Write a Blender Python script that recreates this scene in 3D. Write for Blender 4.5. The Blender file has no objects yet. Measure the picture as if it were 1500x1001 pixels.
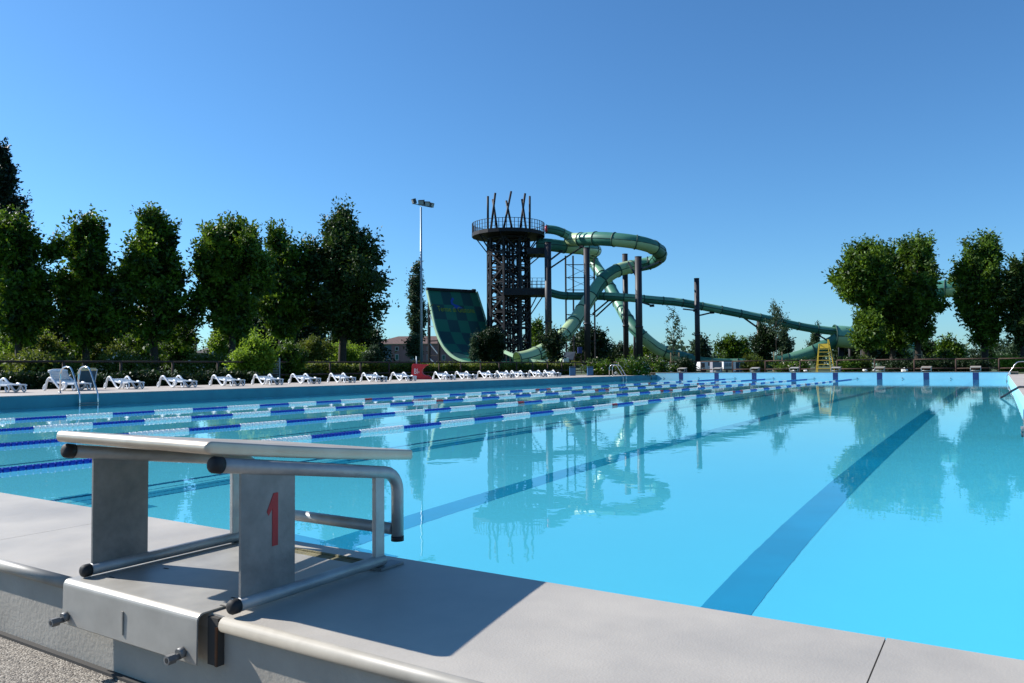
import bpy, bmesh, math, random
import numpy as np
from mathutils import Vector, Matrix
S = bpy.context.scene
COL = S.collection
R = math.radians
random.seed(7)

# ------------------------------------------------------------------ camera
F = 1131.5
YAW, PIT, ROL = .5633, .0329, -.0072
CAM = Vector((9.9508, -1.4703, .8992))
FW = Vector((-math.sin(YAW)*math.cos(PIT), math.cos(YAW)*math.cos(PIT), math.sin(PIT)))
RT = Vector((math.cos(YAW), math.sin(YAW), 0)); UP = RT.cross(FW)
R2 = math.cos(ROL)*RT + math.sin(ROL)*UP
U2 = -math.sin(ROL)*RT + math.cos(ROL)*UP
def at(px, py, Z):
    """world point seen at photo pixel (px,py) at depth Z metres"""
    return CAM + Z*(FW + R2*((px-750)/F) + U2*((500.5-py)/F))
GZ = .2
def gp(px, Z, g=GZ):
    a = (px-750)/F
    t = (g - CAM.z - Z*(FW.z + R2.z*a))/(Z*U2.z)
    return CAM + Z*(FW + R2*a + U2*t)
def hz(px, py, Z): return at(px, py, Z).z

cam = bpy.data.cameras.new('camera'); co = bpy.data.objects.new('camera', cam); COL.objects.link(co)
M = Matrix((R2, U2, -FW)).transposed().to_4x4(); M.translation = CAM
co.matrix_world = M
cam.sensor_width = 36; cam.lens = F/1500*36; cam.clip_end = 6000; cam.clip_start = .05
S.camera = co

# ------------------------------------------------------------------ materials
MATS = {}
def mat(name, c, rough=.6, metal=0., var=.0, scale=4., bump=0., bscale=60., spec=.5, c2=None, noise_rough=0., detail=4.):
    if name in MATS: return MATS[name]
    m = bpy.data.materials.new(name); m.use_nodes = True
    nt = m.node_tree; b = nt.nodes['Principled BSDF']
    b.inputs['Base Color'].default_value = (*c, 1)
    b.inputs['Roughness'].default_value = rough; b.inputs['Metallic'].default_value = metal
    b.inputs['Specular IOR Level'].default_value = spec
    if var or c2 or bump or noise_rough:
        tc = nt.nodes.new('ShaderNodeTexCoord')
    if var or c2 or noise_rough:
        n = nt.nodes.new('ShaderNodeTexNoise'); n.inputs['Scale'].default_value = scale
        n.inputs['Detail'].default_value = detail; n.inputs['Roughness'].default_value = .62
        nt.links.new(tc.outputs['Object'], n.inputs['Vector'])
        rp = nt.nodes.new('ShaderNodeValToRGB'); rp.color_ramp.elements[0].position = .32; rp.color_ramp.elements[1].position = .68
        a = c2 if c2 else tuple(x*(1-var) for x in c)
        z = c if c2 else tuple(min(1, x*(1+var)) for x in c)
        rp.color_ramp.elements[0].color = (*a, 1); rp.color_ramp.elements[1].color = (*z, 1)
        nt.links.new(n.outputs['Fac'], rp.inputs['Fac'])
        nt.links.new(rp.outputs['Color'], b.inputs['Base Color'])
        if noise_rough:
            mr = nt.nodes.new('ShaderNodeMapRange'); mr.inputs['To Min'].default_value = rough-noise_rough; mr.inputs['To Max'].default_value = rough+noise_rough
            nt.links.new(n.outputs['Fac'], mr.inputs['Value']); nt.links.new(mr.outputs['Result'], b.inputs['Roughness'])
    if bump:
        n2 = nt.nodes.new('ShaderNodeTexNoise'); n2.inputs['Scale'].default_value = bscale; n2.inputs['Detail'].default_value = 5
        nt.links.new(tc.outputs['Object'], n2.inputs['Vector'])
        bp = nt.nodes.new('ShaderNodeBump'); bp.inputs['Strength'].default_value = bump; bp.inputs['Distance'].default_value = .02
        nt.links.new(n2.outputs['Fac'], bp.inputs['Height']); nt.links.new(bp.outputs['Normal'], b.inputs['Normal'])
    MATS[name] = m
    return m

def leafmat(name, c, c2, trans=.3):
    m = bpy.data.materials.new(name); m.use_nodes = True
    nt = m.node_tree; b = nt.nodes['Principled BSDF']; out = nt.nodes['Material Output']
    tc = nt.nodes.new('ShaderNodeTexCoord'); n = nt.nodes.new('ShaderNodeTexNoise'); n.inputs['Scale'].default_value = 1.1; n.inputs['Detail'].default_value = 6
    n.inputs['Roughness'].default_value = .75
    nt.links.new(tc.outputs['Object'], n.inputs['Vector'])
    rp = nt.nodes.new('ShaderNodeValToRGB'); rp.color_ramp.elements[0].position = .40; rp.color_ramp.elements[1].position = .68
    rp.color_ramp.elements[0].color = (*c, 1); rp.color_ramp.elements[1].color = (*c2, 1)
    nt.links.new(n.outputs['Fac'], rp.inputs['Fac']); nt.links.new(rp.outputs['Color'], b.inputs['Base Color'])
    b.inputs['Roughness'].default_value = .55; b.inputs['Specular IOR Level'].default_value = .35
    t = nt.nodes.new('ShaderNodeBsdfTranslucent')
    hs = nt.nodes.new('ShaderNodeHueSaturation'); hs.inputs['Value'].default_value = 1.3; hs.inputs['Hue'].default_value = .485
    nt.links.new(rp.outputs['Color'], hs.inputs['Color']); nt.links.new(hs.outputs['Color'], t.inputs['Color'])
    mx = nt.nodes.new('ShaderNodeMixShader'); mx.inputs['Fac'].default_value = trans
    nt.links.new(b.outputs[0], mx.inputs[1]); nt.links.new(t.outputs[0], mx.inputs[2]); nt.links.new(mx.outputs[0], out.inputs[0])
    return m

# metals and plastics
STEEL = mat('brushed_steel', (.44,.415,.37), .5, .28, c2=(.34,.32,.285), scale=9, noise_rough=.1, detail=10)
STEELD = mat('dull_steel', (.27,.265,.255), .55, .35, c2=(.15,.15,.15), scale=11, noise_rough=.1, bump=.08, bscale=120)
TUBEM = mat('tube_steel', (.44,.44,.43), .45, .35, c2=(.30,.305,.305), scale=13, noise_rough=.1, bump=.06, bscale=140)
BOARDM = mat('board_steel', (.60,.51,.40), .38, .4, c2=(.47,.385,.29), scale=7, noise_rough=.1)
RUBBER = mat('black_rubber', (.012,.012,.013), .7, 0, var=.3, scale=40)
CHROME = mat('chrome', (.6,.6,.6), .15, 1.)
RED = mat('red_paint', (.42,.014,.02), .5, 0, c2=(.28,.010,.016), scale=24, detail=8)
SLAB = mat('platform_tile', (.48,.432,.365), .55, 0, c2=(.35,.318,.275), scale=2.4, bump=.07, bscale=220, detail=12, noise_rough=.12)
NOSE = mat('nosing_tile', (.36,.33,.28), .5, 0, c2=(.28,.255,.215), scale=14)
PLAST = mat('wall_plaster', (.40,.365,.31), .8, 0, c2=(.32,.29,.245), scale=6, bump=.1, bscale=90, detail=8)
DECK = mat('deck_tile', (.46,.40,.345), .7, 0, c2=(.38,.335,.29), scale=.8, detail=8)
ALGAE = mat('dirty_concrete', (.26,.23,.12), .85, 0, c2=(.10,.09,.05), scale=22, bump=.3, bscale=150)
DARKGAP = mat('joint_dirt_gap_shade', (.05,.045,.04), .9)
JOINT = mat('joint_mortar', (.13,.115,.10), .9)
RUST = mat('rust', (.16,.055,.015), .8, 0, c2=(.05,.03,.02), scale=30)
POOLP = mat('pool_paint', (.12,.77,.98), .5, 0, c2=(.11,.745,.96), scale=.6)
POOLW = mat('pool_wall_paint', (.33,.66,.80), .5, 0, c2=(.29,.62,.77), scale=1.5)
SIDEW = mat('side_wall_shade', (.03,.24,.29), .45, 0, c2=(.022,.19,.24), scale=2)  # darker teal paints the left wall's shade into its colour
NAVY = mat('navy_marking', (.012,.03,.13), .5, 0, var=.2, scale=3)
LINEB = mat('floor_line_blue', (.002,.37,.62), .5, 0, var=.12, scale=1)
WBEAD = None
BBEAD = mat('blue_float', (.008,.045,.42), .35)
RBEAD = mat('red_float', (.6,.03,.03), .35)
CABLE = mat('rope_cable', (.02,.05,.2), .5)
WPL = mat('white_plastic', (.72,.74,.76), .4, 0, var=.06, scale=3)
WPLS = mat('grey_slats', (.50,.53,.56), .5)
TEALC = mat('dark_teal_fabric', (.012,.05,.075), .8)
CREAM = mat('cream_cushion', (.45,.42,.25), .8)
WOOD = mat('brown_wood', (.075,.038,.025), .85, 0, c2=(.032,.019,.015), scale=5)
STAKE = mat('stake_wood', (.30,.22,.12), .8, 0, var=.3, scale=6)
DSTEEL = mat('dark_painted_steel', (.014,.013,.018), .6, 0, c2=(.008,.008,.011), scale=2, spec=.3)
PILM = mat('pillar_paint', (.026,.022,.027), .55, 0, c2=(.017,.015,.018), scale=.6)
GRNT = mat('slide_teal', (.058,.20,.145), .45, 0, c2=(.047,.17,.125), scale=.8, spec=.3)
GRNL = mat('slide_light_green', (.44,.56,.30), .38, 0, c2=(.38,.50,.27), scale=.7)
GRNM = mat('slide_mid_green', (.17,.38,.24), .42, 0, c2=(.14,.33,.22), scale=.7)
RIBM = mat('slide_flange', (.014,.06,.045), .6)
CHK1 = mat('ramp_green', (.012,.135,.085), .5)
CHK2 = mat('ramp_dark_green', (.007,.055,.055), .5)
RAMPE = mat('ramp_edge_green', (.30,.45,.30), .5)
YEL = mat('yellow_paint', (.62,.44,.035), .5, 0, c2=(.50,.35,.03), scale=3)
YTXT = mat('yellow_lettering', (.26,.30,.01), .6)
BTXT = mat('blue_emblem', (.01,.07,.36), .6)
GALV = mat('galvanised', (.30,.36,.40), .45, .5)
LAMPG = mat('lamp_glass', (.30,.33,.33), .2)
LAMPB = mat('lamp_body', (.02,.025,.03), .5)
REDPL = mat('red_plastic', (.48,.008,.015), .45, 0, var=.12, scale=4)
WTXT = mat('white_lettering', (.7,.7,.7), .6)
BARK = mat('bark', (.055,.04,.028), .9, 0, c2=(.025,.02,.015), scale=8)
BARKL = mat('pale_bark', (.22,.19,.14), .9, 0, var=.3, scale=8)
PINK = mat('pink_plaster', (.30,.15,.135), .9, 0, var=.12, scale=.6)
TGREY = mat('grey_plaster', (.09,.135,.15), .9, 0, c2=(.13,.17,.18), scale=.9, detail=8)
ROOFT = mat('roof_tiles', (.17,.095,.075), .9, 0, c2=(.08,.05,.045), scale=2.2, detail=8)
GROOF = mat('grey_roof_tiles', (.16,.14,.13), .9, 0, c2=(.09,.08,.075), scale=2.5)
TRIM = mat('pale_trim', (.42,.40,.36), .8)
SHUT = mat('green_shutter', (.02,.10,.07), .6)
GLASS = mat('dark_glass', (.01,.014,.018), .08)
WVEH = mat('white_vehicle', (.75,.76,.76), .35)
GVEH = mat('grey_panel', (.22,.22,.26), .6)
NBLUE = mat('dark_blue_panel', (.02,.05,.085), .6)
BINB = mat('blue_bin', (.02,.10,.22), .5)
SLATE = mat('slate_canopy', (.035,.045,.055), .6)
BLUEP = mat('blue_play_panel', (.01,.02,.12), .5)
STONE = mat('white_stone', (.72,.70,.64), .8)
HOSEM = mat('hose_black', (.006,.006,.012), .4)
LAWN = mat('lawn', (.060,.085,.02), .95, 0, c2=(.03,.05,.014), scale=.9, detail=10, bump=.5, bscale=8)
EARTH = mat('garden_bed', (.13,.085,.06), .95, 0, c2=(.07,.06,.03), scale=1.2, detail=8)

# exposed aggregate for the walkway
def gravel():
    m = bpy.data.materials.new('exposed_aggregate'); m.use_nodes = True
    nt = m.node_tree; b = nt.nodes['Principled BSDF']
    tc = nt.nodes.new('ShaderNodeTexCoord')
    v = nt.nodes.new('ShaderNodeTexVoronoi'); v.inputs['Scale'].default_value = 240
    nt.links.new(tc.outputs['Object'], v.inputs['Vector'])
    rp = nt.nodes.new('ShaderNodeValToRGB'); e = rp.color_ramp.elements
    e[0].color = (.05,.043,.035,1); e[1].color = (.38,.345,.29,1); e[1].position = 1
    x = e.new(.35); x.color = (.16,.138,.115,1); x = e.new(.7); x.color = (.29,.25,.20,1)
    sx = nt.nodes.new('ShaderNodeSeparateColor'); nt.links.new(v.outputs['Color'], sx.inputs[0])
    nt.links.new(sx.outputs[0], rp.inputs['Fac']); nt.links.new(rp.outputs['Color'], b.inputs['Base Color'])
    b.inputs['Roughness'].default_value = .8
    bp = nt.nodes.new('ShaderNodeBump'); bp.inputs['Strength'].default_value = .7; bp.inputs['Distance'].default_value = .004; bp.invert = True
    nt.links.new(v.outputs['Distance'], bp.inputs['Height']); nt.links.new(bp.outputs['Normal'], b.inputs['Normal'])
    return m
GRAVEL = gravel()

def water():
    m = bpy.data.materials.new('pool_water'); m.use_nodes = True
    nt = m.node_tree; nt.nodes.remove(nt.nodes['Principled BSDF'])
    g = nt.nodes.new('ShaderNodeBsdfGlass'); g.inputs['IOR'].default_value = 1.333; g.inputs['Roughness'].default_value = 0
    g.inputs['Color'].default_value = (.97,1,1,1)
    tc = nt.nodes.new('ShaderNodeTexCoord')
    n = nt.nodes.new('ShaderNodeTexNoise'); n.inputs['Scale'].default_value = 2.2; n.inputs['Detail'].default_value = 3.5
    nt.links.new(tc.outputs['Object'], n.inputs['Vector'])
    bp = nt.nodes.new('ShaderNodeBump'); bp.inputs['Strength'].default_value = .075; bp.inputs['Distance'].default_value = .02
    nt.links.new(n.outputs['Fac'], bp.inputs['Height']); nt.links.new(bp.outputs['Normal'], g.inputs['Normal'])
    nt.links.new(g.outputs[0], nt.nodes['Material Output'].inputs[0])
    return m
WATER = water()

WBEAD = leafmat('white_float', (.88,.88,.86), (.92,.92,.90), .35)
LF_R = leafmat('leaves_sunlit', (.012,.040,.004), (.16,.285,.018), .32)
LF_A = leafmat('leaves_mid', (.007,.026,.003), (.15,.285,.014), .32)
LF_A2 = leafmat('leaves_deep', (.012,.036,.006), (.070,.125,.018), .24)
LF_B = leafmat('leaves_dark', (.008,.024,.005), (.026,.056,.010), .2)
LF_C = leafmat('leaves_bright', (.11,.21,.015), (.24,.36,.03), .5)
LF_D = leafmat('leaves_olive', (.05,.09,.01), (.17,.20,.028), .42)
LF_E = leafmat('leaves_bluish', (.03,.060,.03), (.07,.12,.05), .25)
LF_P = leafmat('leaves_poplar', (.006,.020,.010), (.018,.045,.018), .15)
FLOWER = mat('pale_flowers', (.65,.55,.45), .8)

# ------------------------------------------------------------------ mesh helper
class MB:
    def __init__(s): s.v = []; s.f = []; s.m = []; s.sm = []
    def add(s, vs, fs, mi=0, smooth=False):
        o = len(s.v); s.v += [tuple(x) for x in vs]
        for f in fs: s.f.append([o+i for i in f]); s.m.append(mi); s.sm.append(smooth)
        return s
    def obox(s, c, ax, ay, az, mi=0):
        c, ax, ay, az = Vector(c), Vector(ax), Vector(ay), Vector(az)
        vs = [c+sx*ax+sy*ay+sz*az for sz in (-1,1) for sy in (-1,1) for sx in (-1,1)]
        return s.add(vs, [(0,2,3,1),(4,5,7,6),(0,1,5,4),(2,6,7,3),(0,4,6,2),(1,3,7,5)], mi)
    def box(s, x0, x1, y0, y1, z0, z1, mi=0):
        return s.obox(((x0+x1)/2,(y0+y1)/2,(z0+z1)/2), ((x1-x0)/2,0,0), (0,(y1-y0)/2,0), (0,0,(z1-z0)/2), mi)
    def bar(s, a, b, w, h=None, mi=0, up=(0,0,1)):
        a, b = Vector(a), Vector(b); h = h or w; d = b-a; L = d.length
        if L < 1e-6: return s
        d /= L; u = Vector(up)
        if abs(d.dot(u)) > .98: u = Vector((1,0,0))
        x = d.cross(u).normalized(); y = x.cross(d)
        return s.obox((a+b)/2, d*L/2, x*w/2, y*h/2, mi)
    def tube(s, pts, r, seg=10, mi=0, caps=True, smooth=True, matf=None):
        pts = [Vector(p) for p in pts]; n = len(pts)
        rs = r if isinstance(r, (list, tuple)) else [r]*n
        rings = []; prev = None
        for i, p in enumerate(pts):
            t = (pts[min(i+1, n-1)] - pts[max(i-1, 0)]).normalized()
            if prev is None:
                u = Vector((0,0,1)) if abs(t.z) < .9 else Vector((1,0,0))
                x = t.cross(u).normalized()
            else:
                x = (prev - t*prev.dot(t)).normalized()
            prev = x; y = x.cross(t)
            rings.append([p + rs[i]*(math.cos(2*math.pi*k/seg)*x + math.sin(2*math.pi*k/seg)*y) for k in range(seg)])
        o = len(s.v)
        for rg in rings: s.v += [tuple(q) for q in rg]
        for i in range(n-1):
            for k in range(seg):
                a = o+i*seg+k; b = o+i*seg+(k+1) % seg
                s.f.append([a, b, b+seg, a+seg]); s.m.append(matf(i, k/seg) if matf else mi); s.sm.append(smooth)
        if caps:
            s.f.append([o+k for k in range(seg)][::-1]); s.m.append(mi); s.sm.append(False)
            s.f.append([o+(n-1)*seg+k for k in range(seg)]); s.m.append(mi); s.sm.append(False)
        return s
    def prism(s, poly, a, b, fn, mi=0):
        """polygon in 2D extruded between depths a and b; fn(u,v,w)->xyz"""
        n = len(poly)
        vs = [fn(u, v, a) for u, v in poly] + [fn(u, v, b) for u, v in poly]
        fs = [list(range(n))[::-1], [n+i for i in range(n)]] + [[i, (i+1) % n, n+(i+1) % n, n+i] for i in range(n)]
        return s.add(vs, fs, mi)
    def build(s, name, mats, parent=None, bevel=0, loc=None):
        me = bpy.data.meshes.new(name); me.from_pydata(s.v, [], s.f)
        for m in (mats if isinstance(mats, (list, tuple)) else [mats]): me.materials.append(m)
        me.polygons.foreach_set('material_index', s.m); me.polygons.foreach_set('use_smooth', s.sm)
        bm = bmesh.new(); bm.from_mesh(me); bmesh.ops.recalc_face_normals(bm, faces=bm.faces)
        if bevel:
            es = [e for e in bm.edges if len(e.link_faces) == 2 and e.calc_face_angle(0) > .6]
            bmesh.ops.bevel(bm, geom=es, offset=bevel, segments=2, affect='EDGES', profile=.6)
        bm.to_mesh(me); bm.free(); me.update()
        o = bpy.data.objects.new(name, me); COL.objects.link(o)
        if parent is not None: o.parent = parent
        if loc is not None: o.location = loc
        return o

def tag(o, label=None, cat=None, group=None, kind=None):
    if label: o['label'] = label
    if cat: o['category'] = cat
    if group: o['group'] = group
    if kind: o['kind'] = kind
    return o
def empty(name, loc, label, cat, group=None, rz=0.):
    o = bpy.data.objects.new(name, None); COL.objects.link(o); o.location = loc; o.rotation_euler = (0,0,rz)
    return tag(o, label, cat, group)
def struct(name, mb, mats, **k):
    return tag(mb.build(name, mats, **k), kind='structure')
def copy_tree(o, parent=None):
    c = o.copy(); COL.objects.link(c)
    if parent is not None: c.parent = parent
    for ch in list(o.children): copy_tree(ch, c)
    return c

# ------------------------------------------------------------------ world, sun, render
SUN = Vector((-.444,-.108,.322)).normalized()
wd = bpy.data.worlds.new('World'); S.world = wd; wd.use_nodes = True
nt = wd.node_tree; sk = nt.nodes.new('ShaderNodeTexSky'); sk.sky_type = 'NISHITA'; sk.sun_disc = False
sk.sun_elevation = math.asin(SUN.z); sk.sun_rotation = math.atan2(SUN.x, SUN.y) % (2*math.pi)
sk.air_density = 1.0; sk.dust_density = .35; sk.ozone_density = 6.0; sk.altitude = 0
tint = nt.nodes.new('ShaderNodeMix'); tint.data_type = 'RGBA'; tint.blend_type = 'MULTIPLY'; tint.inputs['Factor'].default_value = 1
tint.inputs['B'].default_value = (.66, 1.0, 1.16, 1)      # cool white balance of the photograph's sky
nt.links.new(sk.outputs[0], tint.inputs['A']); nt.links.new(tint.outputs['Result'], nt.nodes['Background'].inputs[0]); nt.nodes['Background'].inputs[1].default_value = .092
sl = bpy.data.lights.new('sun', 'SUN'); sl.energy = 5.0; sl.angle = R(.5); sl.color = (1,.965,.91)
so = bpy.data.objects.new('sun', sl); COL.objects.link(so); so.rotation_euler = SUN.to_track_quat('Z','Y').to_euler(); so.location = (0,0,60)
sl.cycles.is_caustics_light = True
S.view_settings.view_transform = 'Standard'; S.view_settings.look = 'None'; S.view_settings.exposure = .6; S.view_settings.gamma = 1
S.cycles.caustics_refractive = True; S.cycles.caustics_reflective = False
S.cycles.use_denoising = True; S.cycles.max_bounces = 8; S.cycles.diffuse_bounces = 3; S.cycles.glossy_bounces = 3; S.cycles.transmission_bounces = 5
S.cycles.sample_clamp_indirect = 6

# ------------------------------------------------------------------ pool and ground
XL, XR, YF = -10.5, 10.32, 50.0
PZ, DZ, NZ = .428, .278, .241
FZ = -1.08
def ring(mb, x0, x1, y0, y1, X0, X1, Y0, Y1, z, mi=0):
    mb.add([(X0,Y0,z),(X1,Y0,z),(X1,y0,z),(X0,y0,z)], [(0,1,2,3)], mi)
    mb.add([(X0,y1,z),(X1,y1,z),(X1,Y1,z),(X0,Y1,z)], [(0,1,2,3)], mi)
    mb.add([(X0,y0,z),(x0,y0,z),(x0,y1,z),(X0,y1,z)], [(0,1,2,3)], mi)
    mb.add([(x1,y0,z),(X1,y0,z),(X1,y1,z),(x1,y1,z)], [(0,1,2,3)], mi)
g = MB(); ring(g, XL-.2, XR+.2, -.4, YF+.4, -2500, 2500, -300, 3500, GZ); struct('ground', g, LAWN)
d = MB(); d.box(XL-6.0, XL+.004, -.0, YF, DZ-.022, DZ); d.box(XR-.004, XR+5, 0, YF, DZ-.022, DZ); d.box(XL-6.0, XL-.12, 0, YF, -.05, DZ-.023); d.box(XR+.12, XR+5, 0, YF, -.05, DZ-.023)
struct('pool_deck', d, DECK)
w = MB(); w.box(-26, 26, -16, -.514, .0, NZ); struct('walkway', w, GRAVEL)
bed = MB(); bed.add([(-17,53.2,GZ+.006),(24,53.2,GZ+.006),(24,61,GZ+.006),(-17,61,GZ+.006)], [(0,1,2,3)]); struct('garden_soil', bed, EARTH)
pth = MB(); pth.box(-16.5, 15.3, YF+.52, 53.1, 0, DZ-.02); struct('path', pth, DECK)
pl = MB()
pl.add([(XL,0,FZ),(XR,0,FZ),(XR,YF,FZ),(XL,YF,FZ)], [(0,1,2,3)])
pf = struct('pool_floor', pl, POOLP)
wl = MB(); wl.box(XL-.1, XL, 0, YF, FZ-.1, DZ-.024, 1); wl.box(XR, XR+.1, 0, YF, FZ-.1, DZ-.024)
wl.box(XL, XR, -.3, 0, FZ-.1, PZ-.03); wl.box(XL-.1, XR+.1, YF, YF+.3, FZ-.1, PZ-.025)
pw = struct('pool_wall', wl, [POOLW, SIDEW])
ln = MB()
for j in range(8):
    x = 8.75-2.5*j
    ln.box(x-.125, x+.125, 2, 48, FZ, FZ+.004); ln.box(x-.5, x+.5, 47.75, 48.0, FZ, FZ+.0045); ln.box(x-.5, x+.5, 2, 2.25, FZ, FZ+.0045)
pln = struct('pool_floor_lines', ln, LINEB)
lw = MB()
for j in range(8):
    x = 8.75-2.5*j
    lw.box(x-.15, x+.15, YF-.004, YF+.01, FZ, PZ-.03)
struct('pool_wall_marks', lw, NAVY)
for o in (pf, pw, pln): o.cycles.is_caustics_receiver = True
wt = MB(); wt.add([(XL,0,0),(XR,0,0),(XR,YF,0),(XL,YF,0)], [(0,1,2,3)], 0, True)
wo = struct('pool_water', wt, WATER); wo.cycles.is_caustics_caster = True

# end platforms: near one in slabs with joints, nosing and plaster face
pb = MB()
jx = [-12.1+1.0945*i for i in range(30)]; off = 9.773 - min(jx, key=lambda a: abs(a-9.773)); jx = [a+off for a in jx]
for a, b in zip(jx[:-1:2], jx[2::2]):
    pb.box(a+.0012, b-.0012, -.505, 0.012, PZ-.03, PZ)
    pb.box(a+.002, b-.002, -.5, -.31, NZ-.05, PZ-.031, 1)
pb.box(-11.5, 19, -.497, -.303, NZ-.05, PZ-.003, 2)
pb.box(XL-.2, XR+.2, -.3, .008, PZ-.028, PZ-.003, 2)
pn = struct('starting_platform', pb, [SLAB, PLAST, JOINT])
nz = MB()
for a, b in zip(jx[:-1:2], jx[2::2]):
    for (p, q) in ((a, b),):
        segs = [(p, q)]
        lo, hi = 8.172, 8.69
        if p < hi and q > lo: segs = [s_ for s_ in ((p, lo), (hi, q)) if s_[1]-s_[0] > .02]
        for (u, v) in segs: nz.tube([(u+.001,-.507,PZ-.0145),(v-.001,-.507,PZ-.0145)], .0148, 14)
struct('platform_nosing', nz, NOSE)
gt = MB(); gt.box(-12, 19, -.5135, -.499, NZ-.01, NZ+.006); struct('platform_foot_joint', gt, DARKGAP)
fp = MB()
for i in range(11): fp.box(-11.2+2.0*i+.003, -11.2+2.0*(i+1)-.003, YF-.012, YF+.51, PZ-.025, PZ)
fp.box(-11.2, 10.8, YF+.3, YF+.5, 0, PZ-.026)
struct('far_starting_platform', fp, [NOSE])
# dirty strip left bare under the near block
st = MB(); st.box(8.215, 8.69, -.128, -.062, PZ, PZ+.003); st.box(8.215,8.69,-.068,-.060,PZ+.0005,PZ+.006)
struct('platform_stain', st, ALGAE)

# ------------------------------------------------------------------ starting blocks (built at origin: x across, y=0 pool edge, z=0 platform)
def capped(mb, pts, r): return mb.tube(pts, r, 16)
def bend(y0, z0, y1, z1, x, n=6):
    """top rail: straight from rear, rounded corner, down leg"""
    pts = [(x, y0, z0)]
    sl_ = (z1-z0)/(y1-y0)
    rad = .05; yc = y1-rad; zc = z0+sl_*(yc-y0)-rad
    for i in range(n+1):
        a = math.pi/2*(1-i/n) - math.atan(-sl_)*(1-i/n)
        pts.append((x, yc+rad*math.cos(a), zc+rad*math.sin(a)))
    pts.append((x, y1, .066))
    return pts
def make_block(label):
    t = empty('starting_block', (8.455, 0, PZ), label, 'starting block')
    for sx in (-1, 1):
        x = .255*sx
        MB().tube([(x,-.50,.02),(x,-.082,.02)], .0130, 18).build('base_rail', TUBEM, t)
        fb = MB(); fb.box(x-.02, x+.02, -.11, -.03, .0005, .0065); fb.build('foot_plate', STEELD, t, bevel=.001)
        MB().tube([(x,-.513,.02),(x,-.512,.02),(x,-.510,.02),(x,-.506,.02),(x,-.492,.02)], [.004,.0085,.0118,.0142,.0142], 18).build('end_cap', RUBBER, t)
        MB().tube(bend(-.54,.292,-.03,.216,x), .0148, 18).build('top_rail', TUBEM, t)
        MB().tube([(x,-.556,.2945),(x,-.555,.2944),(x,-.5525,.294),(x,-.548,.2935),(x,-.532,.2905)], [.004,.0095,.0135,.0162,.0162], 18).build('end_cap', RUBBER, t)
        MB().tube([(x,-.03,.066),(x,-.03,.054)], .0156, 18).build('end_cap', RUBBER, t)
        p = [(-.488,.027),(-.482,.020),(-.360,.020),(-.354,.027),(-.354,.252),(-.358,.262),(-.484,.284),(-.488,.276)]
        pm = MB(); pm.prism(p, x-.003, x+.003, lambda u, v, w_: (w_, u, v))
        pl_ = pm.build('side_plate', STEELD, t)
        if sx > 0:
            n = [(-.399,.117),(-.399,.222),(-.410,.222),(-.4265,.187),(-.4225,.179),(-.413,.192),(-.413,.117)]
            # numeral: flag on the viewer's left
            nm = MB(); nm.prism(n, x+.0031, x+.0042, lambda u, v, w_: (w_, u, v)); nm.build('number', RED, pl_)
        pb_ = MB(); pb_.box(x-.006, x+.006, -.113, -.083, .028, .222); pb_.build('front_post', TUBEM, t, bevel=.0015)
    MB().tube([(-.245,-.034,.082),(.245,-.034,.082)], .0140, 16).build('crossbar', TUBEM, t)
    # board: rounded slab, slightly dished
    bd = MB(); nu, prof = 26, []
    hx, th = .263, .0125
    ys = [-.556 + (.568)*i/nu for i in range(nu+1)]
    def zc(y):
        k = (y+.556)/.568
        return .3255 + (.2565-.3255)*k - .0025*math.sin(math.pi*k)
    nseg = 8
    rows = []
    # cross-section around x for each y: rounded rectangle
    sec = []
    for i in range(nseg+1):
        a = -math.pi/2 + math.pi*i/nseg; c_, s2 = math.cos(a), math.sin(a)
        sec.append((hx-.006+.006*math.copysign(abs(c_)**.6, c_), th*math.copysign(abs(s2)**.35, s2)))
    sec = sec + [(-x, z) for x, z in sec[::-1]]
    for i in range(nu+1):
        y = ys[i]; rows.append([(x, y, zc(y)+z) for x, z in sec])
    # rounded ends
    def endrows(y, dy):
        out = []
        for k in range(1, 6):
            a = math.pi/2*k/5; q = math.cos(a); out.append([(x*(1-.035*(1-q)), y+dy*th*math.sin(a), zc(y)+z*max(q,.02)) for x, z in sec])
        return out
    rows = endrows(ys[0], -1)[::-1] + rows + endrows(ys[-1], 1)
    n = len(sec); vs = [p for r_ in rows for p in r_]; fs = []
    for i in range(len(rows)-1):
        for k in range(n): fs.append((i*n+k, i*n+(k+1) % n, (i+1)*n+(k+1) % n, (i+1)*n+k))
    fs.append(tuple(range(n))[::-1]); fs.append(tuple((len(rows)-1)*n+k for k in range(n)))
    bd.add(vs, fs, 0, True); bd.build('board', BOARDM, t)
    # apron plate folded over the platform edge
    ap = MB(); prof = [(-.10,.0045),(-.522,.0045)]
    for i in range(1, 7):
        a = math.pi/2*i/6; prof.append((-.522-.014*math.sin(a), .0045-.014*(1-math.cos(a))))
    prof.append((-.537,-.09))
    inner = [(y+.003, z-.003) for y, z in prof[::-1]]; inner[-1] = (-.10,.0012)
    inner = [(min(y, -.10), z) for y, z in inner]
    ap.prism(prof+inner, -.283, .192, lambda u, v, w_: (w_, u, v))
    apo = ap.build('apron_plate', STEEL, t)
    for bx, bz in ((-.262,-.078), (.153,-.078)):
        b_ = MB(); b_.tube([(bx,-.537,bz+.006),(bx,-.548,bz+.004)], .0105, 14); b_.tube([(bx,-.545,bz),(bx,-.563,bz)], .0062, 10); b_.tube([(bx,-.556,bz),(bx,-.573,bz)], .0095, 6, smooth=False)
        b_.tube([(bx,-.5725,bz),(bx,-.5735,bz)], .005, 8, 1); b_.build('bolt', [STEELD, RUBBER], apo)
    mk = MB(); mk.box(-.052,-.0475,-.5395,-.537,-.076,-.028); mk.build('weld_mark', NOSE, apo)
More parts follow.
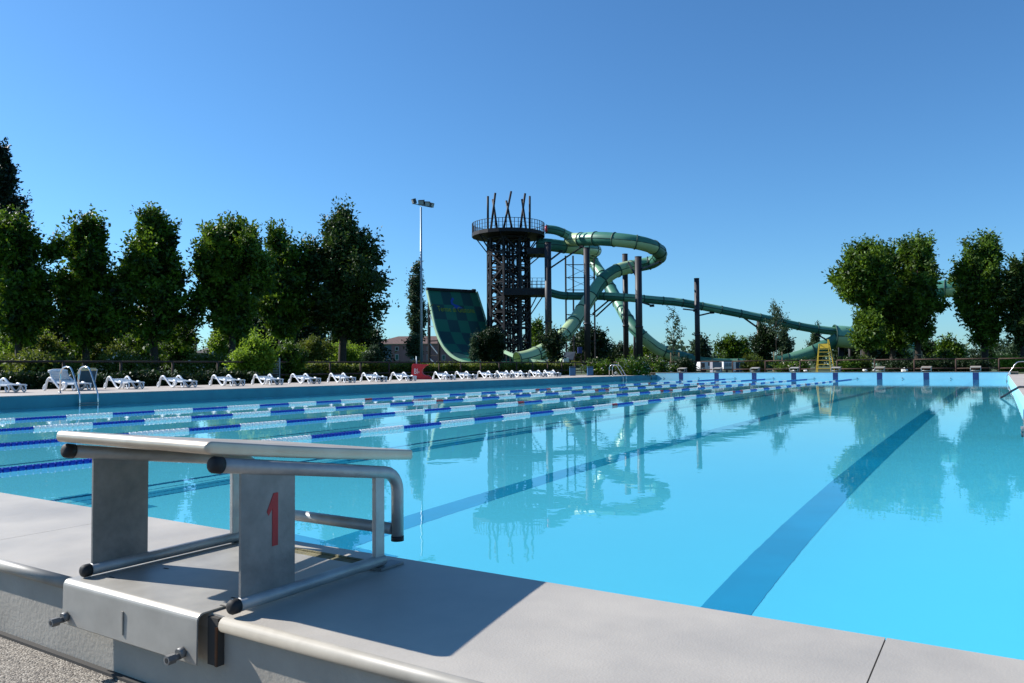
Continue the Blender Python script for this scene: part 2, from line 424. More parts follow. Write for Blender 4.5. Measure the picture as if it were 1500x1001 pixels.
    q = MB(); q.box(.196,.2265,-.5150,-.5005,-.094,-.004); q.build('bracket', DARKGAP, t)  # dark box paints the shaded gap beside the apron; no bracket part
    q = MB(); q.box(.2205,.2262,-.5175,-.5152,-.094,-.02); q.build('rust_strip', RUST, t)
    for (x, y) in ((-.17,-.36),(-.205,-.47),(.19,-.475),(.165,-.43)):
        gs = MB(); gs.box(x-.009,x+.009,y-.002,y+.002,.0046,.0052); gs.build('plate_slot', DARKGAP, t)
    return t
blk = make_block('steel starting block with red number 1 standing close in front on the near platform')
order = ['first','second','third','fourth','fifth','sixth','seventh']
for j in range(8):
    c = copy_tree(blk)
    def strip(o):
        for ch in list(o.children):
            if ch.name.split('.')[0] in ('number','bolt','weld_mark','bracket','rust_strip','plate_slot','tie_rod','apron_plate'):
                for q in list(ch.children): bpy.data.objects.remove(q)
                bpy.data.objects.remove(ch)
            else: strip(ch)
    strip(c)
    c.location = (8.75-2.5*j, YF, PZ); c.rotation_euler = (0,0,math.pi)
    c['group'] = 'starting blocks along the far pool end'
    c['label'] = ('steel starting block on the far pool end nearest the right hand ladder' if j == 0 else
        'steel starting block on the far pool end just right of the yellow lifeguard chair' if j == 3 else
        'steel starting block on the far pool end just left of the yellow lifeguard chair' if j == 4 else
        'steel starting block on the far pool end nearest the left corner of the pool' if j == 7 else
        'steel starting block on the far pool end, %s along from the right corner' % order[j])
for j in range(8):
    x = 8.75-2.5*j-1.25
    h = MB(); h.tube([(x,YF-.002,.06),(x,YF-.05,.06),(x,YF-.06,.075)], .022, 8)
    tag(h.build('wall_hook', LAMPB), 'small dark rope hook on the far pool wall just above the waterline', 'hook', 'rope hooks on the far wall')

# ------------------------------------------------------------------ lane ropes
def bead_section(name, L, nb, r, m):
    mb = MB(); st_ = L/nb
    for i in range(nb):
        y = i*st_
        mb.tube([(0,y+.002,0),(0,y+st_*.12,0),(0,y+st_*.5,0),(0,y+st_*.88,0),(0,y+st_-.002,0)], [r*.4,r,r*.85,r,r*.4], 10, smooth=False)
    o = mb.build(name, m); return o
protos = {('W',.9): bead_section('float_section', .9, 11, .036, WBEAD), ('B',.9): bead_section('float_section', .9, 14, .027, BBEAD),
          ('R',.3): bead_section('float_section', .3, 4, .034, RBEAD), ('B',.6): bead_section('float_section', .6, 9, .027, BBEAD)}
used = set()
seq = [('B',.9)]*5
seq += [('W',.9) if k % 2 == 0 else ('B',.9) for k in range(11)] + [('R',.3)]
seq += [('B',.9) if k % 2 == 0 else ('W',.9) for k in range(10)] + [('R',.3),('B',.6),('R',.3)]
seq += [('W',.9) if k % 2 == 0 else ('B',.9) for k in range(11)] + [('R',.3)]
seq += [('B',.9) if k % 2 == 0 else ('W',.9) for k in range(9)] + [('B',.9)]*5
RL = {2.5: 'blue and white floating lane rope nearest to the camera', 0.: 'blue and white floating lane rope, second from the camera',
      -2.5: 'blue and white floating lane rope, third from the camera', -5.: 'blue and white floating lane rope farthest from the camera, beside the loungers'}
for x, lb in RL.items():
    t = empty('lane_rope', (x, 0, .021), lb, 'lane rope', 'lane ropes across the pool')
    MB().tube([(0,.02,0),(0,YF-.02,0)], .008, 6).build('cable', CABLE, t)
    y = .1
    for key in seq:
        if y+key[1] > YF-.1: break
        o = protos[key]
        if key in used: o = o.copy(); COL.objects.link(o)
        used.add(key); o.parent = t; o.location = (0, y, 0); y += key[1]

# ------------------------------------------------------------------ pool ladders
def make_ladder(px, py, sgn, label):
    t = empty('pool_ladder', (px, py, DZ), label, 'ladder', 'steel pool ladders')
    for v in (-.24, .24):
        pts = [(.85,0),(.85,.45),(.84,.55),(.79,.64),(.70,.69),(.58,.71),(.40,.70),(.32,.66),(.24,.56),(-.04,.10),(-.10,-.02),(-.11,-.2),(-.11,-1.1)]
        MB().tube([(-u*sgn, v, z) for u, z in pts], .021, 12).build('rail', CHROME, t)
        MB().tube([(-.85*sgn, v, 0),(-.85*sgn, v, .015)], .05, 12).build('foot_plate', CHROME, t)
    for k in range(4):
        z = -.25-.25*k
        s_ = MB(); s_.box(.11*sgn-.045, .11*sgn+.045, -.25, .25, z-.015, z+.015); s_.build('step', STEELD, t)
make_ladder(XL, 9.82, 1, 'steel pool ladder on the left pool edge, nearer one in front of loungers')
make_ladder(XL, 44.2, 1, 'steel pool ladder on the left pool edge near the far corner and blue bins')
make_ladder(XR, 44.2, -1, 'steel pool ladder on the right pool edge by the far corner')
make_ladder(XR, 10.9, -1, 'steel pool ladder on the right pool edge, cut by the photo edge')
h = MB(); h.tube([(10.9,21.0,DZ+.03),(10.55,21.2,DZ+.045),(10.34,21.5,DZ+.035),(10.18,21.8,.20),(10.05,22.0,.09),(9.96,22.1,.03),(9.9,22.15,-.15)], .028, 10)
tag(h.build('hose', HOSEM), 'dark hose curving from the right pool edge into the water', 'hose')

# ------------------------------------------------------------------ sun loungers
def make_lounger():
    t = empty('sun_lounger', (0,0,0), 'x', 'sun lounger', 'white loungers along the left pool deck')
    fr = [(.11,.16),(.04,.12),(.0,.04),(.05,.0),(.10,.05),(.14,.18),(.19,.29),(.27,.35),(.37,.355),(.48,.29),(.63,.18),(.80,.05),(.92,.0),(1.03,.03),(1.13,.13),(1.10,.20),(.98,.215)]
    # smooth the polyline
    def cr(P, n=4):
        out = []
        for i in range(len(P)-1):
            p0, p1, p2, p3 = P[max(i-1,0)], P[i], P[i+1], P[min(i+2,len(P)-1)]
            for k in range(n):
                u = k/n; out.append(tuple(.5*((2*p1[c])+(-p0[c]+p2[c])*u+(2*p0[c]-5*p1[c]+4*p2[c]-p3[c])*u*u+(-p0[c]+3*p1[c]-3*p2[c]+p3[c])*u**3) for c in range(2)))
        return out + [P[-1]]
    frs = cr(fr)
    for y in (0, .58):
        MB().tube([(x, y, z+.03) for x, z in frs], .033, 8).build('side_frame', WPL, t)
    b = MB()
    for i in range(16):
        x = .20+.080*i; z = .225 if x > .95 else .225+.13*(.95-x)
        b.box(x, x+.068, .03, .55, z-.015, z+.012)
    for y in (.04, .54):
        b.box(.95, 1.48, y-.03, y+.03, .19, .222); b.bar((.95,y,.206),(.2,y,.30),.05,.03)
    b.build('bed', WPL, t)
    for y in (.06, .52):
        MB().tube([(1.44,y,.21),(1.50,y,.15),(1.49,y,.05),(1.42,y,.022),(1.36,y,.05),(1.33,y,.16)], .022, 8).build('leg', WPL, t)
    return t
proto = make_lounger()
# photo pixel of the left foot, pixel y of the foot, angle follows from the row
LOU = [(-36,572.6),(64,570.4),(153,567.6),(231,565.2),(307,563),(369,561.4),(423,559.8),(480,558.9),(528,557.4),(571,556.4),(634,554.6),(665,554),(698,553.4),(725,553),(746,552.6),(773,552),(795,551.5)]
LL = ['white plastic sun lounger cut off by the left photo edge', 'white sun lounger behind the near ladder, with its grey back raised',
 'white plastic sun lounger just right of the near pool ladder', 'white plastic sun lounger below the grey roofed house in the trees',
 'white plastic sun lounger just left of the bright yellow-green shrub', 'white plastic sun lounger in front of the bright yellow-green shrub',
 'white plastic sun lounger in front of the grey metal gate', 'white plastic sun lounger in front of the start of the clipped hedge',
 'white plastic sun lounger, second to the left of the red chair', 'white plastic sun lounger directly left of the red lifeguard chair',
 'white plastic sun lounger directly right of the red lifeguard chair', 'white plastic sun lounger, second to the right of the red chair',
 'white plastic sun lounger in front of the checkered slide ramp bottom', 'white plastic sun lounger in front of the round clipped dark bush',
 'white plastic sun lounger left of the last pair, below the steel tower', 'white plastic sun lounger next to last at the far end of the row',
 'white plastic sun lounger at the far end of the row, nearest the bins']
def place(px, py, zg=DZ):
    d = FW + R2*((px-750)/F) + U2*((500.5-py)/F)
    return CAM + d*((zg-CAM.z)/d.z)
for i, (px, py) in enumerate(LOU):
    o = proto if i == 0 else copy_tree(proto)
    X = -14.6 - random.random()*.25
    d = FW + R2*((px-750)/F) + U2*((500.5-(py))/F); P = CAM + d*((X-CAM.x)/d.x); P.z = DZ
    o.location = P
    ray = math.atan2(-(P.x-CAM.x), P.y-CAM.y)
    o.rotation_euler = (0,0, ray - R(62) + R(3)*math.sin(i*2.3))
    s_ = 1.0; o['label'] = LL[i]
    if i == 1:
        bk = MB()
        for k in range(7): bk.obox((.40-.025*k,.29,.28+.048*k), (.010,0,.020), (0,.27,0), (.01,0,-.004))
        for y in (.03,.55): bk.bar((.46,y,.22),(.24,y,.60),.03)
        bk.build('backrest', WPLS, o)
        tw = MB(); tw.tube([(.23,.0,.58),(.22,.15,.62),(.22,.45,.62),(.23,.58,.59)], .04, 8); tw.build('towel', WPL, o)
# dark deck chair beside the raised lounger
d = FW + R2*((118-750)/F) + U2*((500.5-570)/F); P = CAM + d*((-14.2-CAM.x)/d.x); P.z = DZ
t = empty('deck_chair', P, 'folding deck chair with dark teal back and cream cushion behind the ladder', 'deck chair', rz=R(15))
b = MB(); b.obox((.25,0,.36), (.04,0,.26), (0,.30,0), (.012,0,-.002)); b.build('backrest', TEALC, t)
b = MB(); b.tube([(.29,-.28,.64),(.29,.28,.64)], .045, 10); b.build('headrest', CREAM, t)
b = MB(); b.obox((.0,0,.16), (.30,0,0), (0,.28,0), (0,0,.02)); b.build('seat', TEALC, t)
for y in (-.31, .31):
    MB().tube([(.32,y,.64),(.18,y,.0)], .016, 8).build('leg', WPLS, t); MB().tube([(-.3,y,.17),(-.28,y,.0)], .016, 8).build('leg', WPLS, t)

# ------------------------------------------------------------------ red lifeguard chair
pc = gp(610, 40.5, DZ)
t = empty('lifeguard_chair', pc, 'red moulded plastic lifeguard chair with white lettering on the left pool deck', 'lifeguard chair')
sc = 40.5/F; tr = Vector((RT.x, RT.y, 0)); td = Vector((FW.x, FW.y, 0)).normalized()
out = [(604,552),(604.3,538.5),(606,536.2),(613,536.4),(620,537.4),(629,537),(625,539),(621.5,541.5),(619.3,544.5),(618.6,548),(620,551),(624,553),(629,553.5),(632,556),(634.3,559),(606,559),(604.5,556)]
pr = [((a-610)*sc, (559-b)*sc) for a, b in out]
fn = lambda u, v, w_: tr*u + td*w_ + Vector((0,0,v))
b = MB(); b.prism(pr, -.30, .30, fn); body = b.build('shell', REDPL, t, bevel=.02)
b = MB(); b.tube([fn(.02,.5,-.05), fn(.01,1.22,-.05)], .03, 10); b.build('pole', GALV, t)
b = MB(); b.tube([fn(-.07,.02,-.36), fn(-.07,.15,-.38)], [.10,.06], 10); b.build('foot_weight', STONE, t)
def text_mesh(txt, mapf, thick=None):
    cu = bpy.data.curves.new('lettering', 'FONT'); cu.body = txt; cu.size = 1; cu.resolution_u = 2
    ob = bpy.data.objects.new('lettering', cu); COL.objects.link(ob)
    bpy.context.view_layer.update()
    dg = bpy.context.evaluated_depsgraph_get(); me = bpy.data.meshes.new_from_object(ob.evaluated_get(dg))
    bpy.data.objects.remove(ob)
    xs = [v.co.x for v in me.vertices]; x0, x1 = min(xs), max(xs); ys = [v.co.y for v in me.vertices]; y0, y1 = min(ys), max(ys)
    for v in me.vertices: v.co = mapf((v.co.x-x0)/(x1-x0), (v.co.y-y0)/(y1-y0))
    me.update(); return me
def text_obj(name, txt, mapf, m, parent):
    me = text_mesh(txt, mapf); me.materials.append(m); o = bpy.data.objects.new(name, me); COL.objects.link(o); o.parent = parent; return o
text_obj('lettering', 'BI', lambda u, v: fn(-.075+.17*u, .30+.27*v, -.306), WTXT, body)
text_obj('lettering', 'x', lambda u, v: fn(.135+.06*u, .33+.10*v, -.306), WTXT, body)

# ------------------------------------------------------------------ wooden fences
def fence(pts, label, dirv, rails=(1.25,.65)):
    a = pts[0]; t = empty('wooden_fence', (a[0],a[1],GZ), label, 'fence')
    for p in pts:
        b = MB(); b.tube([(p[0]-a[0],p[1]-a[1],-.05),(p[0]-a[0],p[1]-a[1],rails[0]-GZ-.03)], .048, 10); b.build('post', WOOD, t)
    for z in rails:
        b = MB()
        for p, q in zip(pts[:-1], pts[1:]):
            A = Vector((p[0]-a[0],p[1]-a[1],z-GZ-.05)); B = Vector((q[0]-a[0],q[1]-a[1],z-GZ-.038)); e = (B-A).normalized()*.004
            b.tube([A+e, B-e], .040, 10)
        b.build('rail', WOOD, t)
fence([(-18.6, y) for y in [4.7,6.9,9.1,11.3,13.45,15.6,17.8,19.95,22.1,24.4,26.55,28.75,31,33.2,35.5,37.7,39.9,42.1,44.3,46.5,48.7,50.9,53.1,55.4]],
      'dark brown rail fence behind the loungers along the left side', 0)
fence([(x, 55.5) for x in [-18.4,-16.4,-14.06,-11.63,-9.17,-6.77,-4.4,-1.99,.44,2.8,5.18,7.55,9.88,12.3,14.7,17.1,19.5]],
      'brown rail fence beyond the far end of the pool', 0)

# ------------------------------------------------------------------ vegetation
def leaves(rng, P, D, n, l, asp=.5):
    N = len(P); P = np.repeat(P, n, 0); D = np.repeat(D, n, 0)
    d = D*.55 + rng.normal(size=P.shape)*.75; d[:,2] -= .12
    d /= np.linalg.norm(d, axis=1)[:,None]+1e-9
    q = rng.normal(size=P.shape); s = np.cross(d, q); s /= np.linalg.norm(s, axis=1)[:,None]+1e-9
    L = l*(.65+.7*rng.random(len(P)))[:,None]; W = L*asp*.5
    P = P + rng.normal(size=P.shape)*l*.35
    nrm = np.cross(d, s)*L*.10
    V = np.stack([P, P+d*L*.5+s*W+nrm, P+d*L, P+d*L*.5-s*W+nrm], 1).reshape(-1,3)
    return V
def quads(name, V, m, parent=None, extra=None):
    nq = len(V)//4; me = bpy.data.meshes.new(name)
    me.vertices.add(len(V)); me.vertices.foreach_set('co', V.astype(np.float32).ravel())
    me.loops.add(nq*4); me.loops.foreach_set('vertex_index', np.arange(nq*4, dtype=np.int32))
    me.polygons.add(nq); me.polygons.foreach_set('loop_start', np.arange(0, nq*4, 4, dtype=np.int32))
    try: me.polygons.foreach_set('loop_total', np.full(nq, 4, dtype=np.int32))
    except Exception: pass
    me.materials.append(m)
    if extra is not None:
        me.materials.append(extra[0]); mi = np.zeros(nq, dtype=np.int32); mi[np.random.default_rng(3).random(nq) < extra[1]] = 1; me.polygons.foreach_set('material_index', mi)
    me.update(calc_edges=True)
    o = bpy.data.objects.new(name, me); COL.objects.link(o)
    if parent is not None: o.parent = parent
    return o
PROF = {'dome': [(0,.5),(.15,.85),(.4,1),(.7,.98),(.86,.78),(.95,.5),(1,.2)], 'vase2': [(0,.45),(.12,.75),(.3,.85),(.5,.9),(.7,1),(.88,.9),(1,.45)],
        'tall': [(0,.30),(.12,.62),(.33,1),(.55,.92),(.72,.68),(.88,.40),(1,.14)],
        'round': [(0,.35),(.12,.75),(.35,1),(.6,.95),(.8,.72),(.93,.4),(1,.12)],
        'egg': [(0,.55),(.2,.9),(.45,1),(.7,.8),(.88,.5),(1,.15)],
        'vase': [(0,.25),(.2,.55),(.45,.85),(.7,1),(.88,.85),(1,.4)],
        'flat': [(0,.5),(.15,.9),(.4,1),(.8,.97),(.93,.8),(1,.45)],
        'cone': [(0,.9),(.15,1),(.4,.8),(.7,.45),(1,.05)],
        'column': [(0,.5),(.1,.85),(.3,1),(.6,.95),(.85,.7),(1,.15)],
        'wide': [(0,.8),(.2,1),(.45,.98),(.62,.72),(.8,.62),(.92,.45),(1,.12)]}
def crown_mesh(rng, h0, h1, w, prof, ncl, cw, spr, nl, ll, dep=1., asp=.5, shoots=.35, irr=1.):
    pr = np.array(PROF[prof]); V = []; C = []; p1, p2, p3 = rng.random(3)*6.28
    k = 0
    while len(C) < ncl and k < ncl*40:
        k += 1
        h = rng.random(); r = np.interp(h, pr[:,0], pr[:,1])
        if rng.random() > r**1.3+.12: continue
        a = rng.random()*2*math.pi
        lobe = 1+irr*(.24*math.sin(2*a+p1+5*h)+.18*math.sin(3*a+p2-9*h)+.12*math.sin(5*a+p3+13*h))
        rad = max(0, r*w*lobe - cw*.85)*(rng.random()**.42)*(.82+.3*rng.random())
        C.append((math.cos(a)*rad, math.sin(a)*rad*dep, h0+h*(h1-h0)-cw*.25*(h > .8)))
    C = np.array(C)
    for c in C:
        rr = cw*(.5+1.0*rng.random()**1.3)
        n = max(6, int(spr*(rr/cw)**2))
        d = rng.normal(size=(n,3)); d /= np.linalg.norm(d, axis=1)[:,None]
        d[:,2] += .25
        P = c + d*rr*(.55+.5*rng.random((n,1)))*np.array([1,1,.85])
        V.append(leaves(rng, P, d, nl, ll, asp))
        # leafy shoots that stick out of the clump, mostly up and outwards
        ns = max(2, int(n*shoots)); e = rng.normal(size=(ns,3)); e /= np.linalg.norm(e, axis=1)[:,None]
        ax = np.array([c[0], c[1], 0.])/(w+1e-6); up_ = (c[2]-h0)/(h1-h0+1e-6); e = e*(.75-.3*up_) + ax*(.75-.35*up_) + np.array([0,0,.35+.75*up_]); e /= np.linalg.norm(e, axis=1)[:,None]
        B = c + e*rr*.75; ln_ = ll*(1.0+(1.6+1.4*up_)*rng.random((ns,1)))
        for u in (.15,.4,.62,.82,1.0): V.append(leaves(rng, B+e*ln_*u, e, 2, ll*(1.05-.35*u), asp))
    return np.concatenate(V), C
def tree(name, label, px, Z, top, hw, bot, prof='round', m=LF_A, seed=1, ncl=70, spr=26, nl=6, ll=.34, cwf=.24, trunk_r=None, group=None, cat='tree', bark=BARK, g=GZ, limbs=9, lean=0., dep=1., asp=.5, extra=None, tag_stem='trunk', shoots=.35, irr=1.):
    rng = np.random.default_rng(seed); rd = random.Random(seed)
    p = gp(px, Z, g); w = hw/F*Z; h1 = hz(px, top, Z)-g; h0 = max(.02, hz(px, bot, Z)-g)
    t = empty(name, p, label, cat, group)
    cw = max(w*cwf, .18); h0 += cw*.5; h1 -= cw*.6
    V, C = crown_mesh(rng, h0, h1, w, prof, ncl, cw, spr, nl, ll, dep, asp, shoots, irr)
    quads('crown', V, m, t, extra)
    tr_ = MB(); r0 = trunk_r or max(.05, .022*h1+.05*w*.3)
    top_h = h0+(h1-h0)*.72
    tp = [(lean*u+rd.uniform(-.06,.06)*w*.5*(u > .2), rd.uniform(-.06,.06)*w*.5*(u > .2), top_h*u) for u in (0,.12,.3,.5,.7,.85,1)]
    tr_.tube(tp, [r0*1.25, r0, r0*.88, r0*.72, r0*.5, r0*.32, r0*.12], 9)
    idx = sorted(range(len(C)), key=lambda i: rng.random())[:limbs]
    for i in idx:
        c = Vector(C[i]); s_ = max(h0*.75, min(c.z*.75, top_h*.8)); u = s_/top_h
        k = min(5, max(0, int(u*6))); a = Vector(tp[k]).lerp(Vector(tp[k+1]), .5); a.z = s_
        if c.z < s_+.1: continue
        mid = a.lerp(c, .5); mid.z += .08*w
        tr_.tube([a, mid, c], [r0*.42, r0*.26, r0*.08], 6)
    tr_.build(tag_stem, bark, t)
    return t
# left row
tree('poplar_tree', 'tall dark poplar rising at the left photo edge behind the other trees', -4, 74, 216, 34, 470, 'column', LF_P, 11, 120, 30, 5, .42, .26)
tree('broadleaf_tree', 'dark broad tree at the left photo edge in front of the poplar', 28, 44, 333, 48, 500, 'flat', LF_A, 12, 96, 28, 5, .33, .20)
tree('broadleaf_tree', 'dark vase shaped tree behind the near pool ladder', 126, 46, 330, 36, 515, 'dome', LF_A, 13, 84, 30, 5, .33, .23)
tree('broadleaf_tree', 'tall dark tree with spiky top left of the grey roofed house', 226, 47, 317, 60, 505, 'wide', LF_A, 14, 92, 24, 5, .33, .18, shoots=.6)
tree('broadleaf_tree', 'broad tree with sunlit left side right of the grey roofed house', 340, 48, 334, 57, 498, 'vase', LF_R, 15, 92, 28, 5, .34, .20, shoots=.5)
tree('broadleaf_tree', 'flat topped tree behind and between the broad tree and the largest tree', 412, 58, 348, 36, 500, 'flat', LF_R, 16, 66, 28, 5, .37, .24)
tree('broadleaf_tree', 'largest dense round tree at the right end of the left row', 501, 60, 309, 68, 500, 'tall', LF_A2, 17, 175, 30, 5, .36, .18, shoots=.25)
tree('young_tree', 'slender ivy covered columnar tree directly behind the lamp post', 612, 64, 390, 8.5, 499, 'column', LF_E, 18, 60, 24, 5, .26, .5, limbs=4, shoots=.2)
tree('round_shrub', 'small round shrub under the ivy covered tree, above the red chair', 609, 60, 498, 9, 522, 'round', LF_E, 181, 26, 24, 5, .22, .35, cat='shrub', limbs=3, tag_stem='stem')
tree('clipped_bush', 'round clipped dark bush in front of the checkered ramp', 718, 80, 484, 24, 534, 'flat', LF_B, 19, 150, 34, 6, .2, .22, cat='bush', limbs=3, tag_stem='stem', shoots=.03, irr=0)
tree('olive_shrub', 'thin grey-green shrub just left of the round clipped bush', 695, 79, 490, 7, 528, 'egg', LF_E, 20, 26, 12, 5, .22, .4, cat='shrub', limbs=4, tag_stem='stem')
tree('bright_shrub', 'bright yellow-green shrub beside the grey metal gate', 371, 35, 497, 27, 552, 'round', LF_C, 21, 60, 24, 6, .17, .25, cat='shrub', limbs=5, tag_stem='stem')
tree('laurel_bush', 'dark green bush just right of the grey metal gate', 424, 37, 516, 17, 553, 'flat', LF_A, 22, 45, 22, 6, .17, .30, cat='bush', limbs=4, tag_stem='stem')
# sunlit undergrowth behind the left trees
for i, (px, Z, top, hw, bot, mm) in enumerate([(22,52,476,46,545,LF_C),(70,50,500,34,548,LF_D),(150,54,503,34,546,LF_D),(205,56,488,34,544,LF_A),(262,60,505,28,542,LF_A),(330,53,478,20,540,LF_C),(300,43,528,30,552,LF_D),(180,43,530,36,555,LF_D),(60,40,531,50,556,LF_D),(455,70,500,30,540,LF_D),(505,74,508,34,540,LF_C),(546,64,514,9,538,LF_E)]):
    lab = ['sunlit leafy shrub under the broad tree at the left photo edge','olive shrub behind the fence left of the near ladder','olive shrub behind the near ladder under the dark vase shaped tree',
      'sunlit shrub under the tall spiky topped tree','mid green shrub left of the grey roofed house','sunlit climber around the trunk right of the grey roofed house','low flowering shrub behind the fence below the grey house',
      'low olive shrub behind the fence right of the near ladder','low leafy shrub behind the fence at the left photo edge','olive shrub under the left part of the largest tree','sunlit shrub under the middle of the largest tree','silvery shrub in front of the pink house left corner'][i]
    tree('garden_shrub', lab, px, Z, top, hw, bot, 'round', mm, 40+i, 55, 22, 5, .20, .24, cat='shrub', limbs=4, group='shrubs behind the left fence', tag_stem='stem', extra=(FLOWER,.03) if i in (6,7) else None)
# background woods closing the left horizon
for i, (px, Z, top, hw) in enumerate([(-20,95,462,70),(85,100,470,70),(190,98,462,60),(250,112,470,40),(365,100,455,55),(440,104,462,50),(520,110,480,45)]):
    lab = 'background tree seen through the trunks, ' + ['behind the poplar','behind the vase shaped tree','behind the spiky topped tree','just left of the grey roofed house','behind the bright yellow-green shrub','behind the flat topped tree','behind the largest tree'][i]
    tree('background_tree', lab, px, Z, top, hw, 540, 'flat', LF_B, 60+i, 60, 22, 5, .6, .26, group='background trees behind the left row')
# right hand group
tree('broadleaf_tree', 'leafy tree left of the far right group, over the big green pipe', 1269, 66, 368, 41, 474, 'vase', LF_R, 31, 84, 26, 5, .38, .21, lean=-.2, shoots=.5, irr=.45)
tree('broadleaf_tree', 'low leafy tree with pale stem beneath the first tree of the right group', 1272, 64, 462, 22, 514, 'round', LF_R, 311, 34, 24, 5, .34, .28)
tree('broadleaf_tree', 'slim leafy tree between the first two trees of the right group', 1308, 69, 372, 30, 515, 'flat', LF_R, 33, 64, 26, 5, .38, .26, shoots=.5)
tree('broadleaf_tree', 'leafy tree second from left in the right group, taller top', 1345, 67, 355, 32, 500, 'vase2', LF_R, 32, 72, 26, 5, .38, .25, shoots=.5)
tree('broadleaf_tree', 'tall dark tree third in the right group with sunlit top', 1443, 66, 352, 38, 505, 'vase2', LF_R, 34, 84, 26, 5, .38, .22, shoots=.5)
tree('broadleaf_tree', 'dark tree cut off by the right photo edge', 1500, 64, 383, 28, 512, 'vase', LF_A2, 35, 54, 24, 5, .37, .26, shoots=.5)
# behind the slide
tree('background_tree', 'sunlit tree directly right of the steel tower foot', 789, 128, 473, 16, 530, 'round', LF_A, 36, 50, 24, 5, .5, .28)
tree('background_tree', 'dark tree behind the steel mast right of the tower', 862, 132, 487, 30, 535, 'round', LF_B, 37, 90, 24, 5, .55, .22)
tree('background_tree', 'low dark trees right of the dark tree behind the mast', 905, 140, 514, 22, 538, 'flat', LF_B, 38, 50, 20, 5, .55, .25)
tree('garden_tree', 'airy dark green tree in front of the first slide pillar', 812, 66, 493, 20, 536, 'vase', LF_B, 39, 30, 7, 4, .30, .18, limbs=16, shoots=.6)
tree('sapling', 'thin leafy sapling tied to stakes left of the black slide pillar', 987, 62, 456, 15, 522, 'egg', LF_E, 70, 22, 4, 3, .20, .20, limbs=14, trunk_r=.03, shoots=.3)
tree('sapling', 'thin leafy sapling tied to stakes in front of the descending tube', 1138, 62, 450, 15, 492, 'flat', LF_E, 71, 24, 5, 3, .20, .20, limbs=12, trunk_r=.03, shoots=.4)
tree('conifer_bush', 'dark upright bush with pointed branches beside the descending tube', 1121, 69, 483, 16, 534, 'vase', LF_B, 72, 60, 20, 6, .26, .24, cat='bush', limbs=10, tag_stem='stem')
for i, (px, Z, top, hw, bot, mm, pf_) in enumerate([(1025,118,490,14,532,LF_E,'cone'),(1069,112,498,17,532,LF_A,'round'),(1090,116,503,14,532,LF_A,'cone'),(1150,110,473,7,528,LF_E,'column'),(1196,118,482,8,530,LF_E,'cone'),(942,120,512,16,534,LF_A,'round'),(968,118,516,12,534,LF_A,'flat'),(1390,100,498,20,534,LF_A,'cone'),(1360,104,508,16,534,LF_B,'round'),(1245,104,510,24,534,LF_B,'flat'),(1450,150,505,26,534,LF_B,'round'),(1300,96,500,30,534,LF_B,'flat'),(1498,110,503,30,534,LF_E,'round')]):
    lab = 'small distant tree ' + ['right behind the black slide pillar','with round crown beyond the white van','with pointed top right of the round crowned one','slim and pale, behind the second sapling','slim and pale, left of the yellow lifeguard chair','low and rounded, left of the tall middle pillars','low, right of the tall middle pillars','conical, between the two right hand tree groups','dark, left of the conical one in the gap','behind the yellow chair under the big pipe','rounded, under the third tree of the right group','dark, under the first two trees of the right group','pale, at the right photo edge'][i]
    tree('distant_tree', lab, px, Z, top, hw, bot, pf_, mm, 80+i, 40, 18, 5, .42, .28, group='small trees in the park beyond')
# garden shrubs just behind the far fence
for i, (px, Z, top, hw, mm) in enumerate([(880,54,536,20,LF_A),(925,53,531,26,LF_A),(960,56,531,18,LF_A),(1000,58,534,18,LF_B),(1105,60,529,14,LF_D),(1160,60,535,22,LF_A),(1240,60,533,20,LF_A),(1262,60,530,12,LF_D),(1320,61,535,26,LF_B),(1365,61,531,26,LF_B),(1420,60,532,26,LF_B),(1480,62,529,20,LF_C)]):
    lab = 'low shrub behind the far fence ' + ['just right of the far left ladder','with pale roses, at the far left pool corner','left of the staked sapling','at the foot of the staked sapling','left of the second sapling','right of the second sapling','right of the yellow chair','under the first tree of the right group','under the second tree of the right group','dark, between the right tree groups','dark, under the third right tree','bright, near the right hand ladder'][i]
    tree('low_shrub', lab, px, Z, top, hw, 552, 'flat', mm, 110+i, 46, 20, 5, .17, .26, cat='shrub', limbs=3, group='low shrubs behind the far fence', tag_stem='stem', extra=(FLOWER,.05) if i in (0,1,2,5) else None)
# clipped hedge behind the left fence
rng = np.random.default_rng(5)
def hedge(label, y0, y1, x, zt, wd_, m, n):
    P = np.stack([x+(rng.random(n)-.5)*wd_, y0+rng.random(n)*(y1-y0), np.full(n, 0.)], 1)
    u = rng.random(n); P[:,2] = GZ+(zt-GZ)*(1-.95*u**2.2)+.07*np.sin(P[:,1]*1.7)+rng.normal(size=n)*.05
    s_ = np.where(rng.random(n) < .5, 1., -1.)
    P[:,0] = np.where(u > .15, x+s_*wd_*.5*(.85+.3*rng.random(n)), P[:,0])
    D = np.stack([s_*.6, np.zeros(n), np.full(n, .7)], 1)
    P -= np.array([x, y0, 0]); o = empty('hedge', (x, y0, 0), label, 'hedge')
    quads('foliage', leaves(rng, P, D, 4, .15, .5), m, o)
    c = MB(); c.box(-wd_*.36, wd_*.36, .05, y1-y0-.05, GZ-.02, zt-.13); c.build('branches', BARK, o)
hedge('olive green clipped hedge behind the fence and loungers', 22.8, 53.5, -19.6, 1.0, 1.0, LF_D, 11000)
hedge('low dark hedge behind the loungers at the left', 5.5, 21.5, -17.6, .62, .7, LF_B, 5000)
